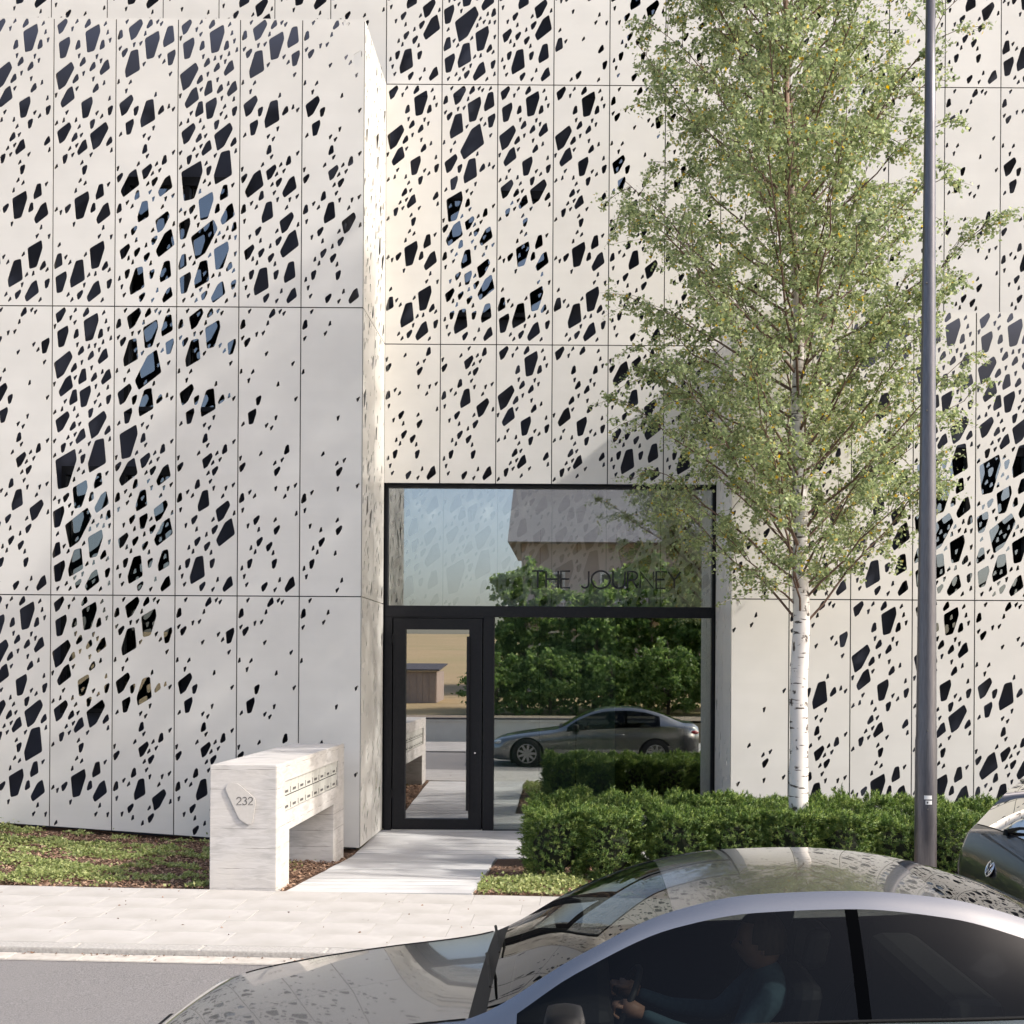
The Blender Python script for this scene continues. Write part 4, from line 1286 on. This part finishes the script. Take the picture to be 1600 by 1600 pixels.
#      s    sill  w0   w1   z1   w2   z2   w3   z3   w4   z4    z5
ST = [(.00, .24, .55, .60, .36, .56, .46, .52, .51, .46, .535, .55),
      (.06, .20, .66, .72, .38, .68, .51, .63, .565, .56, .59, .61),
      (.22, .18, .78, .84, .42, .79, .585, .73, .63, .62, .66, .68),
      (.55, .17, .86, .89, .46, .84, .665, .775, .70, .66, .73, .755),
      (.95, .16, .88, .905, .48, .86, .72, .79, .755, .68, .79, .815),
      (1.36, .16, .88, .905, .50, .865, .765, .80, .80, .70, .84, .865),
      (1.50, .16, .88, .905, .51, .865, .785, .815, .82, .73, .865, .89),
      (1.56, .16, .88, .905, .52, .865, .795, .815, .84, .735, .89, .92),
      (1.90, .16, .88, .905, .53, .862, .835, .745, 1.04, .69, 1.09, 1.125),
      (2.28, .16, .88, .905, .54, .858, .865, .655, 1.195, .60, 1.25, 1.285),
      (2.60, .16, .88, .905, .55, .855, .88, .625, 1.25, .565, 1.31, 1.342),
      (3.00, .16, .88, .905, .55, .855, .895, .615, 1.265, .555, 1.325, 1.357),
      (3.35, .16, .88, .91, .56, .86, .905, .625, 1.235, .56, 1.30, 1.33),
      (3.70, .17, .885, .915, .57, .865, .92, .665, 1.145, .59, 1.215, 1.25),
      (4.10, .18, .88, .91, .58, .86, .93, .745, 1.00, .645, 1.055, 1.085),
      (4.25, .19, .86, .895, .58, .84, .93, .755, .965, .66, 1.00, 1.03),
      (4.48, .22, .78, .82, .56, .78, .90, .70, .945, .62, .985, 1.01),
      (4.58, .28, .70, .75, .56, .71, .82, .64, .86, .58, .90, .92)]
def reg_coupe(s, seg, side):
    if seg in ('lower', 'flank'): return 'body_side', M['car_grey']
    if seg == 'top':
        if s < 1.49: return 'bonnet', M['car_grey']
        if s < 1.56: return 'cowl', M['car_trim']
        if s < 2.28: return 'windscreen', M['car_glass']
        if s < 3.35: return 'roof', M['car_grey']
        if s < 4.10: return 'rear_window', M['car_glass']
        return 'boot_lid', M['car_grey']
    if seg == 'glass':
        if 1.68 < s < 2.95: return 'side_window', M['car_glass_side']
        if 3.0 <= s < 3.72: return 'rear_quarter_window', M['car_glass_side']
        if 2.95 <= s < 3.0: return 'door_pillar', M['pillar_black']
        return 'body_side', M['car_grey']
    return 'body_side', M['car_grey']
car = Car(ST, reg_coupe, (CX, CY, road_z(.3, CY)), -1, M['car_grey'], None, None, coupe, extra_s=(1.49, 1.68, 2.95, 3.0, 3.72, 2.28, 1.36, 1.56, 4.10, 3.35))
for s, y in ((.80, .80), (.80, -.80), (3.62, .80), (3.62, -.80)):
    arch(coupe, car, s, y*1.135, .33)
    wheel(coupe, car, s, y*1.04, .325, .22)
MB().box(CX+.2, CX+4.4, CY-.7, CY+.7, road_z(0,CY)+.17, road_z(0,CY)+.24).build('underbody', M['car_trim'], coupe)
for sd_ in (-1, 1):
    # headlight, tail light, mirror, handle on both flanks
    a = [car.tw(.16, sd_*.70, .60), car.tw(.34, sd_*.795, .635), car.tw(.38, sd_*.80, .67), car.tw(.16, sd_*.66, .655)]
    mb = MB(); cc = sum((Vector(p) for p in a), Vector())/4
    bm = bmesh.new(); bmesh.ops.create_uvsphere(bm, u_segments=16, v_segments=10, radius=1)
    for v in bm.verts: v.co = Vector((v.co.x*.17, v.co.y*.07, v.co.z*.055)) + Vector(car.tw(.22, sd_*.735, .56))
    mb.bm(bm); mb.build('headlight', M['clear_lamp'], coupe, smooth=True)
    bm = bmesh.new(); bmesh.ops.create_uvsphere(bm, u_segments=16, v_segments=10, radius=1)
    for v in bm.verts: v.co = Vector((v.co.x*.16, v.co.y*.09, v.co.z*.06)) + Vector(car.tw(4.42, sd_*.745, .80))
    mb = MB(); mb.bm(bm); mb.build('tail_light', M['red_lamp'], coupe, smooth=True)
    bm = bmesh.new(); bmesh.ops.create_cube(bm, size=1)
    bmesh.ops.subdivide_edges(bm, edges=bm.edges[:], cuts=3, use_grid_fill=True)
    for v in bm.verts:
        v.co = v.co.lerp(v.co.normalized()*.62, .55)
        v.co = Vector((v.co.x*.14, v.co.y*.22, v.co.z*.15)) + Vector(car.tw(1.86, sd_*.97, .895))
    mb = MB(); mb.bm(bm)
    p = car.tw(1.88, sd_*.85, .855); q = car.tw(1.86, sd_*.93, .87)
    mb.tube([p, q], [.03,.025], 8)
    mb.build('wing_mirror', M['car_trim'], coupe, smooth=True)
    p = car.tw(2.72, sd_*.905, .74); q = car.tw(2.94, sd_*.905, .745)
    MB().tube([p, q], [.013,.013], 8).build('door_handle', M['car_grey'], coupe, smooth=True)
    mb = MB()
    pts = [car.tw(s, sd_*(car.F[4](s)+.004), car.F[5](s)+.006) for s in frange(1.66, 3.74, 18)]
    mb.tube(pts, [.008]*len(pts), 6); mb.build('window_trim', M['car_trim'], coupe, smooth=True)
    # door seams as thin dark lines
    for s_ in (1.75, 2.98):
        pts = [car.tw(s_, sd_*(car.F[2](s_) + (car.F[4](s_)-car.F[2](s_))*t + .0185*math.sin(math.pi*t)+.001), car.F[3](s_) + (car.F[5](s_)-car.F[3](s_))*t) for t in frange(0, 1, 6)]
        MB().tube(pts, [.003]*len(pts), 4).build('door_seam', M['car_trim'], coupe)
MB().box(CX-.012, CX+.01, CY-.30, CY+.30, road_z(0,CY)+.40, road_z(0,CY)+.56, .005).build('grille', M['car_trim'], coupe)
# bonnet seams
for sd_ in (-1, 1):
    pts = [car.tw(s, sd_*(car.F[8](s)+.002), car.F[9](s)+.001) for s in frange(.25, 1.48, 16)]
    MB().tube(pts, [.0035]*len(pts), 4).build('bonnet_seam', M['car_trim'], coupe)
# wipers
for yy in (-.05, .5):
    a = Vector(car.tw(1.50, yy+.1, .915)); b = Vector(car.tw(1.56, yy-.5, .935))
    MB().tube([a, a.lerp(b,.5)+Vector((0,0,.012)), b], [.008,.007,.005], 6).build('wiper', M['car_trim'], coupe)
# cabin
def seat(root, car, s, y):
    mb = MB()
    def bx(s0, s1, y0, y1, z0, z1, b=.03):
        p = car.tw(s0, y0, z0); q = car.tw(s1, y1, z1)
        mb.box(min(p[0],q[0]), max(p[0],q[0]), min(p[1],q[1]), max(p[1],q[1]), min(p[2],q[2]), max(p[2],q[2]), b)
    bx(s-.25, s+.22, y-.24, y+.24, .30, .46, .04)
    n0 = len(mb.v); bx(s+.10, s+.24, y-.23, y+.23, .44, .95, .05)
    bx(s+.15, s+.25, y-.12, y+.12, .985, 1.15, .035)
    mb.v = mb.v[:n0] + [(v[0] + .20*max(0, v[2]-car.pos.z-.44)*(-car.dir), v[1], v[2]) for v in mb.v[n0:]]
    return mb.build('seat', M['leather'], root, smooth=False)
seat(coupe, car, 2.55, -.36); seat(coupe, car, 2.55, .36)
p = car.tw(1.62, -.72, .60); q = car.tw(2.05, .72, .90)
MB().box(min(p[0],q[0]), max(p[0],q[0]), CY-.70, CY+.70, p[2], q[2], .06).build('dashboard', M['leather'], coupe)
MB().box(CX+3.35, CX+3.6, CY-.62, CY+.62, road_z(0,CY)+.35, road_z(0,CY)+.90, .06).build('rear_bench', M['leather'], coupe)
MB().box(CX+1.3, CX+4.2, CY-.82, CY+.82, road_z(0,CY)+.26, road_z(0,CY)+.30).build('cabin_floor', M['leather'], coupe)
sw_c = Vector(car.tw(2.08, -.36, .80))
tilt = Matrix.Rotation(R(28), 3, 'Y')
mb = MB(); ring = [sw_c + tilt @ Vector((0, .18*math.cos(t*math.pi/14), .18*math.sin(t*math.pi/14))) for t in range(29)]
mb.tube(ring, [.014]*29, 8, cap=False)
mb.tube([sw_c + tilt @ Vector((0,-.18,0)), sw_c, sw_c + tilt @ Vector((0,.18,0))], [.014,.035,.014], 6)
mb.build('steering_wheel', M['leather'], coupe, smooth=True)

# driver: one skinned body, head with a face, hands on the wheel
def skin_body(name, verts, edges, radii, m, parent, sub_=2):
    me = bpy.data.meshes.new(name); me.from_pydata(verts, edges, []); me.update()
    o = link(name, me, parent)
    md = o.modifiers.new('skin', 'SKIN')
    if not me.skin_vertices:
        bmq = bmesh.new(); bmq.from_mesh(me); bmq.verts.layers.skin.verify(); bmq.to_mesh(me); bmq.free()
    for i, r_ in enumerate(radii):
        sv = me.skin_vertices[0].data[i]; sv.radius = (r_ if isinstance(r_, tuple) else (r_, r_)); sv.use_root = (i == 0)
    md.use_smooth_shade = True
    sb = o.modifiers.new('sub', 'SUBSURF'); sb.levels = sub_; sb.render_levels = sub_
    me.materials.append(m)
    return o
drv = empty('person', car.tw(2.6, -.36, .46), 'driver in a teal shirt with brown hair holding the wheel of the grey coupe', 'person')
T_ = lambda s, y, z: car.tw(s, -.36 + y, z)
V_ = [T_(2.60,0,.52), T_(2.66,0,.68), T_(2.71,0,.84), T_(2.70,0,.95), T_(2.68,0,1.0),
      T_(2.69,-.17,.90), T_(2.52,-.23,.72), T_(2.30,-.17,.76), T_(2.16,-.155,.82),
      T_(2.69,.17,.90), T_(2.52,.23,.72), T_(2.30,.17,.76), T_(2.16,.155,.82),
      T_(2.30,-.11,.55), T_(2.05,-.12,.42), T_(2.30,.11,.55), T_(2.05,.12,.42)]
E_ = [(0,1),(1,2),(2,3),(3,4),(2,5),(5,6),(6,7),(7,8),(2,9),(9,10),(10,11),(11,12),(0,13),(13,14),(0,15),(15,16)]
RD = [(.13,.11),(.125,.10),(.13,.10),.055,.05,.06,.047,.036,.028,.06,.047,.036,.028,.08,.06,.08,.06]
skin_body('body', V_, E_, RD, M['shirt'], drv)
hc = Vector(T_(2.66, 0, 1.075))
bm = bmesh.new(); bmesh.ops.create_uvsphere(bm, u_segments=28, v_segments=20, radius=1)
for v in bm.verts:
    c = v.co.copy()
    x, y, z = c.x*.098, c.y*.078, c.z*.118
    if c.z < 0: y *= 1 - .22*(-c.z); x *= 1 - .10*(-c.z)
    # face looks to -X: nose, brow, chin
    if c.x < -.6:
        g = math.exp(-(c.y/.16)**2)
        x -= .026*g*math.exp(-((c.z+.12)/.16)**2)
        x += .010*math.exp(-((abs(c.y)-.33)/.14)**2)*math.exp(-((c.z-.06)/.10)**2)
        x -= .006*g*math.exp(-((c.z+.48)/.08)**2)
    v.co = Vector((x, y, z)) + hc
mb = MB(); mb.bm(bm)
for e in (-1, 1): mb.box(hc.x-.005, hc.x+.02, hc.y+e*.075-.008, hc.y+e*.075+.008, hc.z-.035, hc.z+.03, .006)
mb.build('head', M['skin'], drv, smooth=True)
bm = bmesh.new(); bmesh.ops.create_uvsphere(bm, u_segments=26, v_segments=18, radius=1)
bmesh.ops.delete(bm, geom=[v for v in bm.verts if v.co.z < -.35 + .75*max(0, -v.co.x - .05) or (v.co.x < -.55 and v.co.z < .55)], context='VERTS')
for v in bm.verts: v.co = Vector((v.co.x*.108 + .006, v.co.y*.088, v.co.z*.126 + .006)) + hc
mb = MB(); mb.bm(bm); mb.build('hair', M['hair'], drv, smooth=True)
mb = MB()
for e in (-.032, .032):
    mb.tube([(hc.x-.083, hc.y+e-.011, hc.z+.006), (hc.x-.087, hc.y+e+.011, hc.z+.006)], [.006,.006], 6)
mb.build_each('eye', M['car_trim'], drv)
for e in (-1, 1):
    w0 = Vector(T_(2.17, e*.156, .825)); hv = MB()
    hv.tube([w0, w0+Vector((-.05, 0, .015)), w0+Vector((-.085, 0, .02))], [.026,.04,.036], 8)
    for k, (dy, ln) in enumerate(((-.027,.040),(-.009,.046),(.009,.044),(.027,.036))):
        b0 = w0 + Vector((-.082, dy, .03))
        hv.tube([b0, b0+Vector((-ln*.8,0,.004)), b0+Vector((-ln,0,-.028)), b0+Vector((-ln*.4,0,-.045))], [.0095,.009,.0085,.007], 6)
    t0_ = w0 + Vector((-.04, -e*.03, .02))
    hv.tube([t0_, t0_+Vector((-.035,-e*.018,.012)), t0_+Vector((-.06,-e*.010,.006))], [.011,.010,.008], 6)
    hv.build('hand', M['skin'], drv, smooth=True)

# ---- parked dark blue hatchback, nose to the right
HX, HY = 2.93 + 4.2, 8.02
hz = road_z(4, HY)
hatch = empty('hatchback', (5, HY, hz), 'dark blue hatchback parked at the right edge beyond the lamp post', 'car')
SH = [(.00, .24, .56, .60, .40, .56, .56, .52, .60, .46, .62, .635),
      (.12, .20, .74, .79, .44, .74, .66, .69, .70, .60, .725, .75),
      (.50, .17, .86, .885, .50, .83, .80, .76, .84, .66, .87, .90),
      (.95, .16, .87, .895, .52, .85, .88, .80, .92, .70, .96, .99),
      (1.05, .16, .87, .895, .52, .855, .90, .81, .945, .715, 1.00, 1.03),
      (1.45, .16, .87, .895, .54, .855, .93, .74, 1.17, .68, 1.24, 1.27),
      (1.80, .16, .87, .895, .55, .85, .945, .655, 1.35, .595, 1.41, 1.44),
      (2.30, .16, .87, .895, .56, .85, .955, .625, 1.395, .565, 1.455, 1.485),
      (3.00, .16, .87, .895, .56, .85, .965, .62, 1.39, .56, 1.45, 1.48),
      (3.50, .17, .87, .895, .57, .85, .975, .625, 1.355, .56, 1.42, 1.45),
      (3.72, .18, .87, .895, .58, .845, .98, .64, 1.315, .575, 1.385, 1.41),
      (3.82, .18, .865, .89, .58, .84, .98, .65, 1.275, .59, 1.34, 1.365),
      (3.98, .19, .84, .87, .59, .815, .975, .675, 1.135, .625, 1.175, 1.20),
      (4.10, .20, .80, .835, .60, .785, .96, .70, 1.01, .65, 1.03, 1.05),
      (4.16, .22, .76, .80, .60, .75, .90, .69, .955, .645, .97, .985),
      (4.22, .30, .68, .72, .60, .69, .78, .65, .83, .61, .85, .86),
      (4.24, .40, .60, .64, .55, .62, .62, .60, .66, .57, .68, .69)]
def reg_hatch(s, seg, side):
    P_ = M['car_blue']
    if seg in ('lower', 'flank'): return 'body_side', P_
    if seg == 'top':
        if s < .95: return 'bonnet', P_
        if s < 1.05: return 'cowl', M['car_trim']
        if s < 1.80: return 'windscreen', M['car_glass_dark']
        if s < 3.82: return 'roof', P_
        if s < 4.10: return 'rear_window', M['car_glass_dark']
        return 'tailgate', P_
    if seg == 'glass':
        if 1.25 < s < 2.35: return 'side_window', M['car_glass_dark']
        if 2.42 <= s < 3.6: return 'rear_quarter_window', M['car_glass_dark']
    return 'body_side', P_
hc_ = Car(SH, reg_hatch, (HX, HY, hz), 1, M['car_blue'], None, None, hatch, extra_s=(.95, 1.05, 1.25, 1.8, 2.35, 2.42, 3.6, 3.82, 4.10))
for s, y in ((.78, .80), (.78, -.80), (3.38, .80), (3.38, -.80)):
    arch(hatch, hc_, s, y*1.12, .33)
    wheel(hatch, hc_, s, y*1.03, .325, .21)
MB().box(HX-4.1, HX-.2, HY-.7, HY+.7, hz+.17, hz+.24).build('underbody', M['car_trim'], hatch)
MB().box(HX-4.0, HX-1.0, HY-.8, HY+.8, hz+.3, hz+.34).build('cabin_floor', M['leather'], hatch)
seat(hatch, hc_, 2.3, -.36); seat(hatch, hc_, 2.3, .36)
MB().box(HX-3.3, HX-3.1, HY-.6, HY+.6, hz+.4, hz+1.1, .05).build('rear_bench', M['leather'], hatch)
MB().box(HX-1.5, HX-1.1, HY-.7, HY+.7, hz+.6, hz+.93, .05).build('dashboard', M['leather'], hatch)
# roof spoiler lip, rear wiper, emblem, tail lights, plate
sp = MB(); pts = [hc_.tw(3.80, y, hc_.F[9](3.80) + (hc_.F[10](3.80)-hc_.F[9](3.80))*(1-(y/.6)**2) + .012) for y in frange(-.56, .56, 12)]
sp.tube(pts, [.014]*13, 8); sp.build('roof_spoiler', M['car_blue'], hatch, smooth=True)
def top_pt(s, y, off=.0):
    w4 = hc_.F[8](s)
    return Vector(hc_.tw(s, y, hc_.F[9](s) + (hc_.F[10](s)-hc_.F[9](s))*(1-(y/w4)**2) + off))
a, b = top_pt(4.11, .02, .03), top_pt(4.06, .34, .035)
MB().tube([a, a.lerp(b,.5)+Vector((-.012,0,.01)), b], [.016,.011,.008], 8).tube([top_pt(4.12,.0,.005), top_pt(4.115,.0,.04)], [.026,.022], 10).build('rear_wiper', M['car_trim'], hatch)
ec = Vector(hc_.tw(4.225, 0, .80))
nrm = Vector((-1, 0, .42)).normalized(); e1_ = Vector((0, -1, 0)); e2_ = e1_.cross(nrm).normalized()
if e2_.z < 0: e2_ = -e2_
eo = ec + nrm*.012
def ep(u, v): return eo + e1_*u + e2_*v
em = MB()
ring = [ep(.058*math.cos(t*math.pi/12), .058*math.sin(t*math.pi/12)) for t in range(25)]
em.tube(ring, [.006]*25, 6, cap=False)
em.tube([ep(-.022,.048), ep(0,.006), ep(.022,.048)], [.0055]*3, 6)
em.tube([ep(-.046,.026), ep(-.020,-.042), ep(0,-.006), ep(.020,-.042), ep(.046,.026)], [.0055]*5, 6)
em.build('emblem', M['chrome'], hatch, smooth=True)
dsk = MB(); dsk.tube([eo - nrm*.03, eo - nrm*.004], [.06,.06], 24); dsk.build('emblem_disc', M['car_trim'], hatch)
for sd_ in (-1, 1):
    bm = bmesh.new(); bmesh.ops.create_uvsphere(bm, u_segments=18, v_segments=12, radius=1)
    for v in bm.verts: v.co = Vector((v.co.x*.13, v.co.y*.15, v.co.z*.085)) + Vector(hc_.tw(4.06, sd_*.69, .80))
    mb = MB(); mb.bm(bm); mb.build('tail_light', M['red_lamp'], hatch, smooth=True)
    bm = bmesh.new(); bmesh.ops.create_uvsphere(bm, u_segments=14, v_segments=10, radius=1)
    for v in bm.verts: v.co = Vector((v.co.x*.18, v.co.y*.08, v.co.z*.07)) + Vector(hc_.tw(.24, sd_*.70, .66))
    mb = MB(); mb.bm(bm); mb.build('headlight', M['clear_lamp'], hatch, smooth=True)
    p = hc_.tw(1.42, sd_*.97, 1.0)
    MB().box(p[0]-.07, p[0]+.07, p[1]-.10, p[1]+.10, p[2]-.07, p[2]+.07, .035).build('wing_mirror', M['car_blue'], hatch)
# tailgate seam and antenna
pts = [top_pt(4.105, y, .003) for y in frange(-.62, .62, 14)]
MB().tube(pts, [.004]*15, 4).build('tailgate_seam', M['car_trim'], hatch)
a = top_pt(3.5, 0, .0); MB().tube([a, a+Vector((-.03,0,.03)), a+Vector((-.12,0,.10))], [.018,.009,.004], 8).build('antenna', M['car_trim'], hatch)

# ------------------------------------------------------------------ across the road, seen reflected in the glass
MB().box(-30, 3.0, -2.75, -2.5, -.5, .62).box(-30, 3.0, -2.80, -2.45, .62, .68).build('retaining_wall', M['white_wall'])
tag(bpy.data.objects['retaining_wall'], 'low white wall across the road reflected in the door glass', 'wall')
cp = MB().box(-30, 3.0, -2.82, -2.43, .684, .72).build('coping', M['roof_dark'], bpy.data.objects['retaining_wall'])
tag(sheet('bank', frange(-40, 40, 20), [-4.6, -2.84], lambda x, y: .66 + (.05 if y < -3 else 0), M['bank']), kind='structure')
shed = empty('shed', (-7.4, -14, .9), 'grey timber shed on the field reflected in the door glass', 'shed')
for k in range(14):
    MB().box(-8.9+k*.246, -8.9+k*.246+.238, -13.0, -12.96, .5, 2.05).build('board', M['wood'], shed)
for k in range(8):
    MB().box(-5.46, -5.42, -13.0-.29-k*.3, -13.0-k*.3-.008, .5, 2.05+.0*k).build('board', M['wood'], shed)
MB().box(-8.88, -5.47, -15.4, -13.01, .5, 2.04).build('wall', M['wood'], shed)
MB().prism([(-12.8,2.06),(-15.6,2.3),(-15.6,2.36),(-12.8,2.12)], 'x', -9.1, -5.3).build('roof', M['roof_dark'], shed)
house = empty('house', (4, -23, 1), 'beige two storey house across the road reflected in the upper glass', 'house')
hz0 = hill(3, -23) - .3
hw = MB().box(-2.6, 9, -29, -21.5, hz0, 7.9).build('wall', M['beige_wall'], house)
MB().prism([(-30,7.9),(-20.6,7.9),(-25.2,11.0)], 'x', -3.2, 9.6).build('roof', M['roof_tile'], house)
for (wx, wz) in ((-1.2,3.2),(1.6,3.2),(4.6,3.2),(-1.2,5.9),(1.6,5.9),(4.6,5.9),(7,5.9)):
    w = MB().box(wx-.6, wx+.6, -21.5, -21.42, wz-.7, wz+.7).build('window', M['white_wall'], house)
    MB().box(wx-.5, wx+.5, -21.42, -21.40, wz-.6, wz+.6).build('pane', M['glass_win'], w)
b_ = MB().box(-2.4, 8, -21.4, -20.2, 4.45, 4.6).build('balcony', M['white_wall'], house)
for k in range(26): MB().tube([(-2.3+k*.41, -20.25, 4.6), (-2.3+k*.41, -20.25, 5.5)], [.015,.015], 5).build('baluster', M['white_wall'], b_)
for i, (tx, ty, th, rad) in enumerate(((-1.9,-9.5,5.6,1.7),(.6,-8.6,4.8,1.6),(2.6,-10.5,6.0,1.9),(4.9,-9.3,5.4,1.9))):
    gz0 = hill(tx, ty)
    def envf(z, b0=gz0, t=th, r=rad):
        u = clamp((z - b0)/t, 0, 1)
        return r*math.sin(math.pi*min(1, u*.75+.22))**.6
    make_tree('garden_tree', [(tx,ty,gz0-.1),(tx+.05,ty,gz0+th*.4),(tx-.05,ty,gz0+th*.95)], [.12,.08,.015], envf, gz0+.35, gz0+th*.85, 80, .16, 9, 40+i,
              ('leafy green tree left of the others reflected in the side pane', 'shorter green tree reflected in the middle of the side pane',
               'tallest green tree reflected in front of the beige house', 'leafy green tree reflected at the right end of the side pane')[i], [M['bark_far'], M['bark_far'], M['leaf_far']],
              group='garden trees across the road', twig_geo=False, spacing=.24, twigs=4, rise=(-.15,.8))
for i, (tx, ty, th, rad) in enumerate(((-2.7,-6.6,2.3,1.1),(-.9,-6.9,2.6,1.25),(1.1,-6.5,2.2,1.2),(3.0,-6.8,2.7,1.3),(5.0,-6.6,2.4,1.3))):
    gz0 = hill(tx, ty)
    def envs(z, b0=gz0, t=th, r=rad):
        u = clamp((z - b0)/t, 0, 1)
        return r*math.sin(math.pi*min(1, u*.7+.28))**.6
    make_tree('garden_shrub', [(tx,ty,gz0-.1),(tx+.03,ty,gz0+th*.4),(tx-.03,ty,gz0+th*.9)], [.06,.05,.012], envs, gz0+.08, gz0+th*.75, 46, .12, 8, 70+i,
              ('leafy shrub beside the door post reflected at the left of the side pane', 'tall leafy shrub reflected second from the left in the side pane', 'leafy shrub reflected in the middle of the side pane',
               'tallest leafy shrub reflected in the right half of the side pane', 'leafy shrub reflected at the right end of the side pane')[i], [M['bark_far'], M['bark_far'], M['leaf_far']],
              cat='shrub', group='garden shrubs across the road', twig_geo=False, spacing=.2, twigs=4, rise=(-.1,.9))
bpy.context.view_layer.update()
